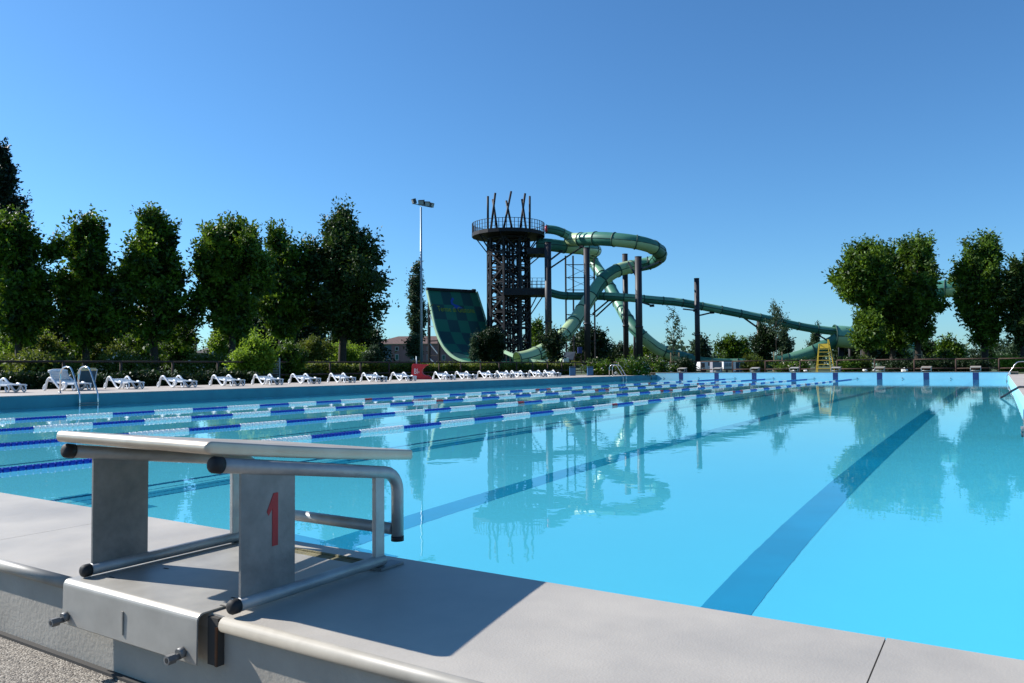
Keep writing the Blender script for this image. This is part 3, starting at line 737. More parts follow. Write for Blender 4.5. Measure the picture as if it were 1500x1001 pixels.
# distant tree line on the horizon
n = 5200; a = rng.random(n); ang = R(-75)+R(150)*a; dist = 300+60*rng.random(n)
hgt = (4.2+2.2*np.sin(ang*23)+1.8*np.sin(ang*61+1)+1.5*np.sin(ang*140))*(.3+.75*rng.random(n))
P = np.stack([CAM.x-np.sin(ang+YAW)*dist, CAM.y+np.cos(ang+YAW)*dist, np.maximum(hgt,.4)], 1)
D = rng.normal(size=(n,3)); D /= np.linalg.norm(D, axis=1)[:,None]
tl = quads('distant_wood', leaves(rng, P, D, 4, 2.2, .7), LF_E); tag(tl, 'dark far-off tree line along the horizon beyond the park', 'wood', kind='stuff')

# ------------------------------------------------------------------ slide complex
ZS = 95.
def wp(px, py, dz=0.): return at(px, py, ZS+dz)
# --- tower
base = gp(746, ZS+2); rT = 32*ZS/F; hT = hz(746, 346, ZS)-GZ
t = empty('slide_tower', base, 'dark steel lattice stair tower with round top platform behind the pool', 'tower')
def pol(k, n, r, z, a0=R(20)): a = a0+2*math.pi*k/n; return Vector((r*math.cos(a), r*math.sin(a), z))
NL = 8; NS = 9
for k in range(NL):
    MB().bar(pol(k,NL,rT,0), pol(k,NL,rT*.97,hT), .30).build('column', DSTEEL, t)
for k in range(4):
    MB().bar(pol(k,4,rT*.42,0,R(40)), pol(k,4,rT*.42,hT,R(40)), .2).build('inner_column', DSTEEL, t)
rd = random.Random(4)
for s_ in range(NS):
    z0, z1 = hT*s_/NS, hT*(s_+1)/NS; b = MB()
    for k in range(NL):
        b.bar(pol(k,NL,rT,z1), pol(k+1,NL,rT,z1), .16)
        if (k+s_) % 2: b.bar(pol(k,NL,rT,z0), pol(k+1,NL,rT,z1), .18)
        else: b.bar(pol(k+1,NL,rT,z0), pol(k,NL,rT,z1), .18)
        if rd.random() < .6: b.bar(pol(k,NL,rT,(z0+z1)/2), pol(k+1,NL,rT*.9,(z0+z1)/2), .14)
        if rd.random() < .55: b.bar(pol(k,NL,rT*.98,z0+(z1-z0)*rd.random()), pol(k+1+rd.randint(0,2),NL,rT*(.5+.45*rd.random()),z0+(z1-z0)*rd.random()), .15)
    if s_ in (1,3,4,6,7):
        k = rd.randint(0,7); b.add([pol(k,NL,rT*.95,z1-.1), pol(k+1,NL,rT*.95,z1-.1), pol(k+2,NL,rT*.95,z1-.1), pol(k+1,NL,rT*.1,z1-.1)], [(0,1,2,3)])
    for k in range(4):
        b.bar(pol(k,4,rT*.42,z0,R(40)), pol(k+1,4,rT*.42,z1,R(40)), .12); b.bar(pol(k,4,rT*.42,z1,R(40)), pol(k+2,NL,rT,z1,R(20+45*k)), .12)
    b.build('lattice_bracing', DSTEEL, t)
    # stair flights winding round the core
    f_ = MB()
    for k in range(4):
        za, zb = z0+(z1-z0)*k/4, z0+(z1-z0)*(k+1)/4
        A, B = pol(k,4,rT*.72,za,R(40)), pol(k+1,4,rT*.72,zb,R(40)); nst = 6
        for q in range(nst):
            c = A.lerp(B, (q+.5)/nst); e = (B-A).normalized(); o_ = Vector((-e.y, e.x, 0)).normalized()
            f_.obox(c, Vector((e.x,e.y,0)).normalized()*.2, o_*.55, Vector((0,0,.03)))
        for z_ in (0, .55, 1.0): f_.bar(A*1.18+Vector((0,0,z_)) if False else A.lerp(Vector((0,0,A.z)),-.18)+Vector((0,0,z_)), B.lerp(Vector((0,0,B.z)),-.18)+Vector((0,0,z_)), .07)
    f_.build('stair_flight', DSTEEL, t)
# top deck: polygon plate with skirt, railings
rD = 55*ZS/F; cD = Vector((0,0,0))
zD = hz(746, 337.5, ZS)-GZ
b = MB()
nD = 20
top = [pol(k,nD,rD*(1.0 if k not in (13,14,15,0) else 1.0),zD,0) for k in range(nD)]
b.add(top+[p-Vector((0,0,.22)) for p in top], [tuple(range(nD)), tuple(range(nD,2*nD))[::-1]] + [(k,(k+1)%nD,nD+(k+1)%nD,nD+k) for k in range(nD)])
low = [p-Vector((0,0,.45)) for p in top]
b.add([p*1-Vector((0,0,.22)) for p in top]+low, [(k,(k+1)%nD,nD+(k+1)%nD,nD+k) for k in range(nD)]+[tuple(range(nD,2*nD))])
b.build('top_platform', DSTEEL, t)
b = MB()
for k in range(nD*3):
    a, c = pol(k,nD*3,rD*.985,zD,0), pol(k+1,nD*3,rD*.985,zD,0)
    b.bar(a, a+Vector((0,0,1.25)), .06)
    for z_ in (.3, .75, 1.22): b.bar(a+Vector((0,0,z_)), c+Vector((0,0,z_)), .035 if z_ < 1 else .055)
b.build('railing', DSTEEL, t)
for k in range(8): MB().bar(pol(k,8,rT,zD-2.4), pol(k,8,rD*.9,zD-.5), .13).build('bracket', DSTEEL, t)
for (x0,y0,x1,y1) in [(714.7,287.6,714.7,337),(725.5,282.8,719,337),(721.9,292.4,728.4,337),(748.7,281,737.5,337),(741.5,294,750.3,337),(769.2,283.6,761.8,337),(764.7,292.4,770.8,337),(776,288,776,337)]:
    b = MB(); b.tube([at(x0,y0,ZS+rd.uniform(-1,2.5))-base, at(x1,y1,ZS+rd.uniform(-1,2.5))-base], .14, 8); b.build('rod', DSTEEL, t)
b = MB(); b.tube([wp(800,331,-1)-base, wp(800,340,-1)-base], .16, 8); b.build('fire_extinguisher', REDPL, t)
# lower landings with railings
def landing(x0, x1, y, th, rail):
    b = MB(); A, B = wp(x0,y)-base, wp(x1,y)-base; dpt = td*1.7
    b.obox((A+B)/2-Vector((0,0,th/2)), (B-A)/2, dpt, (0,0,th/2))
    b.build('landing', DSTEEL, t)
    if rail:
        b = MB(); n_ = 9
        for i in range(n_+1):
            p = A.lerp(B, i/n_)
            for sd in (-1, 1): b.bar(p+dpt*sd, p+dpt*sd+Vector((0,0,1.2)), .045)
        for sd in (-1, 1):
            for z_ in (.4,.8,1.2): b.bar(A+dpt*sd+Vector((0,0,z_)), B+dpt*sd+Vector((0,0,z_)), .04)
        b.build('railing', DSTEEL, t)
landing(772, 800, 366, .75, False); landing(738, 800, 424, .85, True)
for (a, c) in [((770,385),(796,366)),((770,393),(800,368)),((770,466),(790,427)),((770,472),(800,427)),((700,341),(716,352))]:
    b = MB(); b.bar(wp(*a)-base, wp(*c)-base, .13); b.build('brace', DSTEEL, t)
# --- tubes
def cat3(P, n):
    out = []; P = [Vector(p) for p in P]
    for i in range(len(P)-1):
        p0, p1, p2, p3 = P[max(i-1,0)], P[i], P[i+1], P[min(i+2,len(P)-1)]
        for k in range(n):
            u = k/n; out.append(.5*((2*p1)+(p2-p0)*u+(2*p0-5*p1+4*p2-p3)*u*u+(3*p1-p0-3*p2+p3)*u**3))
    return out + [P[-1]]
def tube_slide(name, label, pix, rad, sect, pattern, step=1.0, half=None):
    """sections of glass-fibre tube: rings upright so light on upper and lower shells can be painted in"""
    pts = cat3([at(a, b_, ZS+c) for a, b_, c in pix], 14)
    # resample evenly
    L = [0]
    for p, q in zip(pts[:-1], pts[1:]): L.append(L[-1]+(q-p).length)
    ns = max(2, int(L[-1]/sect)); sub = 6; N = ns*sub
    rs_ = []; j = 0
    for i in range(N+1):
        d_ = L[-1]*i/N
        while j < len(L)-2 and L[j+1] < d_: j += 1
        rs_.append(pts[j].lerp(pts[j+1], (d_-L[j])/max(1e-6, L[j+1]-L[j])))
    org = rs_[0].copy(); org.z = GZ
    t_ = empty(name, org, label, 'water slide', 'green tube slides')
    seg = 20
    def frame(i):
        tt = (rs_[min(i+1,N)]-rs_[max(i-1,0)]).normalized(); sd = tt.cross(Vector((0,0,1)))
        if sd.length < .05: sd = Vector((1,0,0))
        sd.normalize(); return tt, sd, sd.cross(tt)
    for s_ in range(ns):
        up_m, lo_m = pattern(s_) if callable(pattern) else key_near(rs_[s_*sub+sub//2], pattern)
        mb = MB(); vs = []; fs = []; ms = []
        for i in range(sub+1):
            tt, sd, u = frame(s_*sub+i); c = rs_[s_*sub+i]-org
            r_ = rad(( s_*sub+i)/N) if callable(rad) else rad
            for k in range(seg): a = 2*math.pi*k/seg; vs.append(c+r_*(math.cos(a)*sd+math.sin(a)*u))
        mats = []
        rng_k = range(seg) if half is None else [k for k in range(seg) if not (seg*.08 < k+.5 < seg*.42)]
        for mi, cond in ((0, lambda k: k < seg/2), (1, lambda k: k >= seg/2)):
            f2 = [(i*seg+k, i*seg+(k+1) % seg, (i+1)*seg+(k+1) % seg, (i+1)*seg+k) for i in range(sub) for k in rng_k if cond(k)]
            fs += f2; ms += [mi]*len(f2)
        o0 = len(mb.v); mb.v += [tuple(v) for v in vs]; mb.f += [list(f_) for f_ in fs]; mb.m += ms; mb.sm += [True]*len(fs)
        mb.build('tube_section', [up_m, lo_m], t_)
    b2 = MB()
    for s_ in range(ns+1):
        b = MB()
        i = min(N, s_*sub); tt, sd, u = frame(i); c = rs_[i]-org; r_ = rad(i/N) if callable(rad) else rad
        vs = []
        for (dl, rr) in ((-.055, r_*1.005),(-.055, r_*1.09),(.055, r_*1.09),(.055, r_*1.005)):
            vs += [c+tt*dl+rr*(math.cos(2*math.pi*k/seg)*sd+math.sin(2*math.pi*k/seg)*u) for k in range(seg)]
        kk = range(seg) if half is None else [k for k in range(seg) if not (seg*.08 < k+.5 < seg*.42)]
        b.add(vs, [(r0*seg+k, r0*seg+(k+1) % seg, ((r0+1) % 4)*seg+(k+1) % seg, ((r0+1) % 4)*seg+k) for r0 in range(4) for k in kk], 0, True); b.build('flange_ring', RIBM, t_)
    if half is None:
        for sg in (-1, 1):
            b2.tube([rs_[i]-org+frame(i)[1]*((rad(i/N) if callable(rad) else rad)*1.01*sg) for i in range(0,N+1,2)], .05, 5)
        b2.build('seam_flange', RIBM, t_)
    return t_
KEYS = {'T': (GRNT,GRNT), 'L': (GRNL,GRNL), 'M': (GRNM,GRNT), 'X': (GRNT,GRNL), 'G': (GRNM,GRNM), 'N': (GRNM,GRNL)}  # unequal pairs paint light coming through the tube into the shell colours
def key_near(p, ctl):
    return KEYS[min(ctl, key=lambda c: (at(c[0],c[1],ZS+c[2])-p).length)[3]]
def pat(*keys):
    D_ = {'T': (GRNT,GRNT), 'L': (GRNL,GRNL), 'M': (GRNM,GRNT), 'X': (GRNT,GRNL), 'G': (GRNM,GRNM), 'N': (GRNM,GRNL)}
    return lambda s_: D_[keys[s_ % len(keys)]]
tube_slide('tube_slide', 'thick green tube looping from the top platform down to the checkered ramp',
  [(836,351,3),(848,351,1),(880,350,-2),(925,354,-4),(956,362,-3),(967,373,1),(956,384,4),(930,390,4),(903,397,2),(882,412,1),(866,434,0),(849,460,-2),(829,488,-5),(806,508,-7),(778,522,-9),(758,527,-10)],
  .83, 2.6, [(838,351,3,'L'),(852,351,1,'L'),(870,350,-1,'M'),(895,351,-3,'T'),(915,353,-4,'X'),(945,359,-3,'X'),(962,366,-1,'T'),(967,373,1,'T'),(960,383,3,'T'),(948,386,4,'L'),(935,389,4,'M'),(918,393,4,'M'),(905,397,2,'L'),(893,404,1,'X'),(880,414,1,'T'),(869,430,0,'M'),(860,444,-1,'L'),(849,460,-2,'L'),(840,473,-3,'M'),(831,485,-5,'L'),(818,498,-6,'L'),(804,509,-7,'M'),(788,517,-8,'L'),(770,524,-9,'L')])
tube_slide('tube_slide', 'short dark green open flume leaving the top platform at its right edge', [(800,336,2),(815,338,2),(832,345,2.5),(846,351,2)], .55, 2.5, pat('T','G'))
tube_slide('tube_slide', 'green tube curling behind the loop and dropping steeply to the right',
  [(786,358,3),(805,359,3),(828,362,3.5),(850,364,5),(866,365,8),(872,367,12),(868,371,16),(866,378,19),(874,392,18),(888,412,15),(905,442,11),(921,470,8),(938,490,6),(962,510,6),(985,520,6),(1012,528,6)],
  .80, 3.4, pat('T','L','X','L','T','X','M','T','T','G'))
tube_slide('tube_slide', 'thin green tube running from the lower landing down to the big pipe at the right',
  [(803,428,2),(822,433,2),(845,434,2),(880,434,1),(915,436,0),(960,440,0),(1000,444,0),(1060,455,0),(1120,467,0),(1180,480,0),(1226,486,0)],
  .50, 2.4, pat('T','T','M','M','G','M','M','T','G','M','M','T'))
tube_slide('open_flume', 'open green flume dipping to the ground and rising to the big pipe', [(1008,527,6),(1045,531,5),(1085,532,4),(1125,530,3),(1165,522,2),(1200,509,1),(1228,495,0)], .95, 3., pat('T','G','T'), half=True)
tube_slide('big_pipe', 'wide light green pipe section behind the trees of the right group', [(1222,493,0),(1240,494,0),(1275,499,1),(1310,508,3),(1330,512,4)], 1.35, 2.2, pat('N','L','N','T'))
tube_slide('tube_slide', 'high green tube bridging the gap between the right hand tree groups', [(1290,470,6),(1318,446,4),(1345,432,2),(1378,424,0),(1412,424,-1),(1450,432,0),(1480,440,2),(1515,450,4)], 1.05, 3.0, pat('X','X','T','X'))
# --- checkered ramp
Ne = [(626,424,96),(632,451,95.2),(639,482,94.3),(647,502,93.2),(657,516,92),(669,525,90.5),(684,530,88.8),(705,531.5,87)]
Fe = [(698,428,99.5),(706.5,455,98.8),(716,487,98),(725,505,97),(737,518,95.8),(751,526,94.4),(768,530,92.8),(790,531.5,91)]
Nc = cat3([at(*p) for p in Ne], 6); Fc = cat3([at(*p) for p in Fe], 6); n = len(Nc)
Lc = [0]
for p, q in zip(Nc[:-1], Nc[1:]): Lc.append(Lc[-1]+(q-p).length)
def surf(s_, t_):
    d_ = t_*Lc[-1]; j = 0
    while j < n-2 and Lc[j+1] < d_: j += 1
    k = (d_-Lc[j])/(Lc[j+1]-Lc[j]); a = Nc[j].lerp(Nc[j+1], k); c = Fc[j].lerp(Fc[j+1], k)
    return a.lerp(c, s_)
og = Vector((Nc[-1].x, Nc[-1].y, GZ))
t = empty('slide_ramp', og, 'dark green checkered slide ramp standing steeply left of the tower', 'slide ramp')
nrm = (surf(1,.3)-surf(0,.3)).cross(surf(0,.4)-surf(0,.2)).normalized()
if nrm.dot(CAM-surf(.5,.3)) < 0: nrm = -nrm
b = MB(); NU, NV = 20, 48
vs = [surf(i/NU, j/NV)-og for j in range(NV+1) for i in range(NU+1)]
for j in range(NV):
    for i in range(NU):
        ci = int((i/NU-.04)/.192) if i/NU < .995 else 4; cj = int(j/NV/.115)
        b.f.append([j*(NU+1)+i, j*(NU+1)+i+1, (j+1)*(NU+1)+i+1, (j+1)*(NU+1)+i]); b.m.append(1 if (ci+cj) % 2 else 0); b.sm.append(True)
b.v += [tuple(v) for v in vs]
face = b.build('riding_surface', [CHK1, CHK2], t)
b = MB(); b.v += [tuple(v-nrm*.12) for v in vs]; 
for j in range(NV):
    for i in range(NU): b.f.append([j*(NU+1)+i, j*(NU+1)+i+1, (j+1)*(NU+1)+i+1, (j+1)*(NU+1)+i]); b.m.append(0); b.sm.append(True)
b.build('backing', GRNL, t)
for sd, mt in ((0, RAMPE), (1, RAMPE)):
    b = MB(); pr_ = [surf(sd, j/NV)-og for j in range(NV+1)]
    e = (surf(1,.3)-surf(0,.3)).normalized()*(.12 if sd else -.12)
    for p, q in zip(pr_[:-1], pr_[1:]):
        b.add([p-nrm*.3-e*.3, p+nrm*.16-e*.3, p+nrm*.16+e, p-nrm*.3+e, q-nrm*.3-e*.3, q+nrm*.16-e*.3, q+nrm*.16+e, q-nrm*.3+e], [(0,1,5,4),(1,2,6,5),(2,3,7,6),(3,0,4,7)])
    b.build('side_edge', mt, t)
b = MB(); b.bar(surf(-.02,0)-og+nrm*.1, surf(.95,0)-og+nrm*.1, .3, .35); b.build('top_beam', DSTEEL, t)
b = MB(); b.tube([surf(.90,-.0)-og+nrm*.1+Vector((0,0,.1)), surf(.97,0)-og+nrm*.1+Vector((0,0,.1))], .22, 8); b.build('top_cap', DSTEEL, t)
text_obj('lettering', 'Terme di Giunone', lambda u, v: surf(.11+.72*u, .185-.045*v)-og+nrm*.04, YTXT, face)
b = MB()
emb = [(.40,.155),(.62,.150),(.55,.13),(.45,.115),(.44,.095),(.49,.075),(.455,.06),(.405,.09),(.40,.12),(.46,.135)]
b.add([surf(u, v)-og+nrm*.035 for u, v in emb], [tuple(range(len(emb)))]); b.build('emblem', BTXT, face)
for (x0,y0,z0,x1,y1,z1,w_) in [(628.5,443,99,628.5,534,99,.28),(643,490,98,643,534,98,.26),(629,440,99,634,444,96,.2),(629,461,99,639,480,96,.14),(629,478,99,640,480,95.5,.12),(628.5,500,99,643,499,98,.16),(628.5,521,99,643,521,98,.16),(629,503,99,642,519,98,.12),(629,525,99,640,535,98,.12),(652,512,93,668,533,95,.14),(664,523,91.5,676,536,92,.2)]:
    b = MB(); b.bar(at(x0,y0,z0)-og, at(x1,y1,z1)-og, w_); b.build('support', DSTEEL if w_ > .15 else GALV, t)
# --- bottom basin where the loop tube meets the ramp
t = empty('slide_basin', gp(775, 88), 'pale green shell shaped basin between the ramp and the looping tube', 'slide basin'); og = gp(775, 88)
A = cat3([at(738,515,92), at(752,521,88), at(772,527.5,85), at(800,532,83)], 8)
B = cat3([at(756,527,95), at(765,521,92), at(790,516,88), at(826,521,85)], 8)
b = MB(); nn = len(A); vs = []
for j in range(nn):
    for i in range(9):
        u = i/8; p = A[j].lerp(B[j], u)-og; p.z -= .9*math.sin(math.pi*u)*(.4+.6*j/nn); vs.append(p)
b.add(vs, [(j*9+i, j*9+i+1, (j+1)*9+i+1, (j+1)*9+i) for j in range(nn-1) for i in range(8)], 0, True)
b.build('bowl', GRNL, t)
b = MB()
for p, q in zip(A[:-1], A[1:]): b.bar(p-og, q-og, .16, .4)
b.build('rim', RAMPE, t)
b = MB()
for j in range(0, nn, 3): b.bar(A[j]-og-Vector((0,0,.2)), A[j]-og-Vector((0,0,1.1)), .12)
b.build('rib', DSTEEL, t)
# --- support pillars
PIL = [(804,355,-3,10,'first thick dark pillar, right beside the tower','thick'),(861,363,-5,9,'second thick dark pillar under the left end of the loop','thick'),(917.5,372,5,8,'dark pillar third from the tower, behind the returning loop','thick'),
       (937,376,-6,10,'dark pillar fourth from the tower, in front of the loop','thick'),(1022.5,408,-4,7.5,'dark pillar standing alone above the thin descending tube','thick'),(1113,466,2,6.5,'short dark pillar under the descending tube behind the upright bush','thin')]
for px, top, dz, wpx, lb, kd in PIL:
    Z = ZS+dz; p = gp(px, Z); r_ = wpx/2*Z/F; hh = hz(px, top, Z)-GZ
    t = empty('slide_pillar', p, lb, 'pillar', 'dark pillars of the slide')
    MB().tube([(0,0,-.1),(0,0,hh)], r_, 16).build('shaft', PILM, t)
    zc = hh*.38; MB().tube([(0,0,zc),(0,0,zc+.25)], r_*1.18, 16).build('collar', PILM, t)
    MB().tube([(0,0,hh-.02),(0,0,hh+.06)], r_*1.04, 16).build('cap', DSTEEL, t)
for i, (px, top, dz, wpx) in enumerate([(930,478,6,3.5),(964,516,6,3.5),(972,513,6,3.5),(1233,505,1,9),(1246,507,2,5),(1263,510,3,4)]):
    Z = ZS+dz; p = gp(px, Z)
    b = MB(); hh = hz(px, top, Z)-GZ; b.tube([(0,0,-.1),(0,0,hh)], wpx/2*Z/F, 10); b.box(-.35,.35,-.2,.2,hh-.15,hh+.05)
    tag(b.build('slide_post', DSTEEL, loc=p), ['thin dark post between the third and fourth thick pillars','left one of two short posts under the dropping tube','right one of two short posts under the dropping tube','thick dark post under the end of the big green pipe','thinner dark post behind the thick one under the big pipe','thin dark post under the middle of the big green pipe'][i], 'post', 'short posts of the slide')
# brackets between pillars and tubes belong to the pillars' steelwork
for i, (a, c, lb) in enumerate([((806,393,-3),(852,362,0),'long strut from the first pillar up to the loop'),((806,381,-3),(822,369,2),'short strut from the first pillar to the rear tube'),((940,394,-6),(966,384,0),'upper strut from the fourth pillar to the loop bend'),((920,384,3),(936,412,-5),'slanted tie between the third and fourth pillars'),((940,443,-5),(955,448,0),'short arm from the fourth pillar under the thin tube'),((1001,453,0),(1019,455,-4),'left arm from the lone pillar under the thin tube'),((1026,462,-4),(1043,458,0),'right arm from the lone pillar under the thin tube'),((1090,466,0),(1111,481,2),'slanted strut left of the short pillar'),((1117,486,2),(1138,477,0),'slanted strut right of the short pillar'),((1195,489,0),(1214,500,0),'slanted strut at the right end of the thin tube'),((868,460,2),(892,440,1),'left diagonal brace under the thin tube beside the mast'),((873,464,2),(899,440,1),'right diagonal brace under the thin tube beside the mast')]):
    b = MB(); A = at(a[0],a[1],ZS+a[2]); B_ = at(c[0],c[1],ZS+c[2]); b.bar((0,0,0), B_-A, .16); b.obox(B_-A, (.25,0,0), (0,.15,0), (0,0,.15))
    tag(b.build('slide_strut', DSTEEL, loc=A), lb, 'strut', 'steel struts of the slide')
# lattice mast
p = gp(852, ZS+8); t = empty('lattice_mast', p, 'slim open steel lattice mast between the first and second pillars', 'mast')
mx = [(830,374,7),(841,374,10),(872,430,7),(872,378,10)]
for (a, top, dz) in mx:
    b = MB(); q = gp(a, ZS+dz); b.bar(q-p, q-p+Vector((0,0,hz(a,top,ZS+dz)-GZ)), .17); b.build('mast_leg', DSTEEL, t)
for y in (388,407,425,461,480,500):
    b = MB(); P4 = [at(a, y, ZS+dz)-p for a, _, dz in mx]; b.bar(P4[0],P4[1],.1); b.bar(P4[1],P4[3],.1); b.bar(P4[0],P4[2],.1); b.build('cross_member', DSTEEL, t)
b = MB()
for y0, y1 in ((388,407),(407,425),(461,480)): b.bar(at(831,y0,ZS+7)-p, at(871,y1,ZS+7)-p, .05); b.bar(at(831,y1,ZS+7)-p, at(871,y0,ZS+7)-p, .05)
b.build('tie_cable', DSTEEL, t)

# ------------------------------------------------------------------ lamp post
Z = 58; p = gp(617.5, Z); t = empty('lamp_post', p, 'tall galvanised floodlight mast beside the checkered ramp', 'lamp post'); hh = hz(617.5, 302, Z)-GZ
MB().tube([(0,0,0),(0,0,hh*.45),(0,0,hh)], [.12,.095,.065], 12).build('pole', GALV, t)
b = MB(); b.bar(at(606,298.5,Z)-p, at(633,304,Z)-p, .07); b.build('crossarm', GALV, t)
for (x, y, az, wpx, hpx) in [(606.5,295,-1.0,6,7),(617.5,297,-.15,8.5,7.5),(626,299,.15,8,7),(632,300.5,.9,6,6.5)]:
    c = at(x, y, Z)-p; b = MB(); k = Z/F
    n_ = (-td*math.cos(az)+tr*math.sin(az)); n_ = (n_+Vector((0,0,-.35))).normalized(); sx = n_.cross(Vector((0,0,1))).normalized(); sy = sx.cross(n_)
    b.obox(c, sx*wpx*k*.5, sy*hpx*k*.5, n_*.12); fl = b.build('floodlight', LAMPB, t)
    g_ = MB(); g_.obox(c+n_*.125, sx*wpx*k*.40, sy*hpx*k*.38, n_*.012); g_.build('lens', LAMPG, fl)

# ------------------------------------------------------------------ yellow lifeguard chair beyond the far end
p = Vector((.17, 52.2, DZ)); t = empty('lifeguard_tower', p, 'yellow metal lifeguard high chair behind the far pool end', 'lifeguard chair')
k = 1.0
for sx in (-1, 1):
    MB().bar((.47*sx,-.1,0), (.27*sx,.02,2.0 if sx < 0 else 2.28), .045, .035).build('front_leg', YEL, t)
    MB().bar((.55*sx,.85,0), (.30*sx,.22,1.85 if sx < 0 else 2.26), .045, .035).build('rear_leg', YEL, t)
    MB().bar((.27*sx,.02,1.98), (.30*sx,.5,1.95), .05, .045).build('armrest', YEL, t)
for i in range(7):
    z = .10+.27*i; u = z/2.0; x = .47-.20*u
    b = MB(); b.box(-x, x, -.1+.12*u-.05, -.1+.12*u+.05, z-.014, z+.014); b.build('step', YEL, t)
b = MB(); b.box(-.30,.30,.05,.5,1.62,1.66); b.build('seat', YEL, t)
b = MB(); b.box(-.28,.28,.42,.46,1.70,2.0); b.build('backrest', YEL, t)

# ------------------------------------------------------------------ houses, vehicles and small things in the background
def house(label, px0, px1, Z, eave, ridge, wall_m, roof_m, depth=9., split=None, wins=(), rot=0.):
    A = gp(px0, Z); B = gp(px1, Z+rot); e = (B-A).normalized(); L = (B-A).length; nn_ = Vector((-e.y, e.x, 0))
    if nn_.dot(FW) < 0: nn_ = -nn_
    t_ = empty('house', A, label, 'house'); he = hz((px0+px1)/2, eave, Z)-GZ; hr = hz((px0+px1)/2, ridge, Z)-GZ
    X = lambda u, v, z: e*u + nn_*v + Vector((0,0,z))
    def blk(u0,u1,v0,v1,z0,z1,name,mt,par=None):
        b_ = MB(); vs_ = [X(u,v,z) for z in (z0,z1) for v in (v0,v1) for u in (u0,u1)]
        b_.add(vs_, [(0,2,3,1),(4,5,7,6),(0,1,5,4),(2,6,7,3),(0,4,6,2),(1,3,7,5)]); return b_.build(name, mt, par or t_)
    s_ = split*L if split else 0
    if split: blk(0, s_-.002, 0, depth, -.2, he, 'wall', wall_m[0])
    w_ = blk(s_, L, .0 if not split else -.05, depth, -.2, he, 'wall', wall_m[-1])
    blk(-.15, L+.15, -.15, depth+.15, he, he+.16, 'cornice', TRIM)
    b_ = MB(); o_ = .45
    rv = [X(-o_,-o_,he+.16), X(L+o_,-o_,he+.16), X(L+o_,depth+o_,he+.16), X(-o_,depth+o_,he+.16), X(depth*.42,depth/2,hr), X(L-depth*.1,depth/2,hr)]
    b_.add(rv, [(0,1,5,4),(2,3,4,5),(0,4,3),(1,2,5),(0,3,2,1)]); b_.build('roof', roof_m, t_)
    for (px, py, wpx, hpx, sh) in wins:
        u = (px-px0)/(px1-px0)*L; z = hz(px, py, Z)-GZ; w2 = wpx*Z/F/2; h2 = hpx*Z/F/2
        f_ = blk(u-w2-.14, u+w2+.14, -.11, -.052, z-h2-.14, z+h2+.14, 'window', TRIM)
        blk(u-w2, u+w2, -.125, -.111, z-h2, z+h2, 'shutter' if sh else 'pane', SHUT if sh else GLASS, f_)
    return t_
house('pink two storey house with tiled roof and a grey left section', 543, 668, 150, 505, 491, (TGREY, PINK), ROOFT, 11., .245, [(581.5,511,3.2,4,0),(581.5,523.5,3.4,7,1),(604,523.5,3.4,7,1),(650,524,3.4,6,1),(628,523.5,3.4,7,1),(628,511,3.2,4,0)])
house('small grey house with grey roof glimpsed between the left trees', 284, 322, 90, 519, 504, (TGREY,), GROOF, 5., None, [(298,526,3,4,0)])
def boxthing(name, label, cat, px, Z, pieces, base_py=None, group=None, rz=None):
    """pieces: (name, du0,du1 px, z0,z1 m, v0,v1 m, material)"""
    p_ = gp(px, Z); t_ = empty(name, p_, label, cat, group)
    for (nm, a, c, z0, z1, v0, v1, mt) in pieces:
        k_ = Z/F; b_ = MB()
        vs_ = [tr*(u*k_) + td*v + Vector((0,0,z)) for z in (z0,z1) for v in (v0,v1) for u in (a,c)]
        b_.add(vs_, [(0,2,3,1),(4,5,7,6),(0,1,5,4),(2,6,7,3),(0,4,6,2),(1,3,7,5)]); b_.build(nm, mt, t_, bevel=.03)
    return t_
# white van: shaped side profile
Z = 72; p = gp(1036, Z); k = Z/F; t = empty('van', p, 'white van seen behind the far fence right of the lone pillar', 'van')
bd_ = [(-.6,.25),(-.6,.75),(-.5,1.08),(.55,1.1),(.78,.82),(.85,.6),(.85,.25)]
b = MB(); b.prism(bd_, 0, 1.7, lambda u, v, w_: tr*u + td*w_ + Vector((0,0,v)) ); b.build('body', WVEH, t, bevel=.03)
b = MB(); b.prism([(.1,.68),(.1,1.0),(.5,1.0),(.68,.75),(.68,.68)], -.012, -.002, lambda u, v, w_: tr*u + td*w_ + Vector((0,0,v))); b.build('window', GLASS, t)
b = MB(); b.prism([(-.5,.5),(-.5,.95),(-.22,.95),(-.22,.5)], -.012, -.002, lambda u, v, w_: tr*u + td*w_ + Vector((0,0,v))); b.build('window', GLASS, t)
for u in (-.3,.55):
    b = MB(); b.tube([tr*u+td*-.02+Vector((0,0,.22)), tr*u+td*.2+Vector((0,0,.22))], .22, 14); b.build('wheel', RUBBER, t)
boxthing('utility_cabinet', 'plain grey cabinet right of the white van behind the far fence', 'cabinet', 1051, 70, [('body',-7,7,0,1.02,0,1.0,GVEH),('lid',-7.4,7.4,1.03,1.08,-.05,1.05,SLATE)])
boxthing('trailer', 'white low trailer with grey windows behind the far fence', 'trailer', 1066, 73, [('body',-6,7,.25,1.06,0,1.5,WVEH),('window',-4.5,1,.6,.95,-.03,-.004,GALV),('window',2,6,.6,.95,-.03,-.004,GALV),('wheel',-2,1,0,.24,.1,.3,RUBBER)])
boxthing('storage_box', 'dark blue storage container behind the fence left of the upright bush', 'container', 1086, 70, [('body',-8,8,0,.98,0,1.2,NBLUE),('door',-3,-2,.05,.9,-.03,-.003,GALV),('door',2,3,.05,.9,-.03,-.003,GALV)])
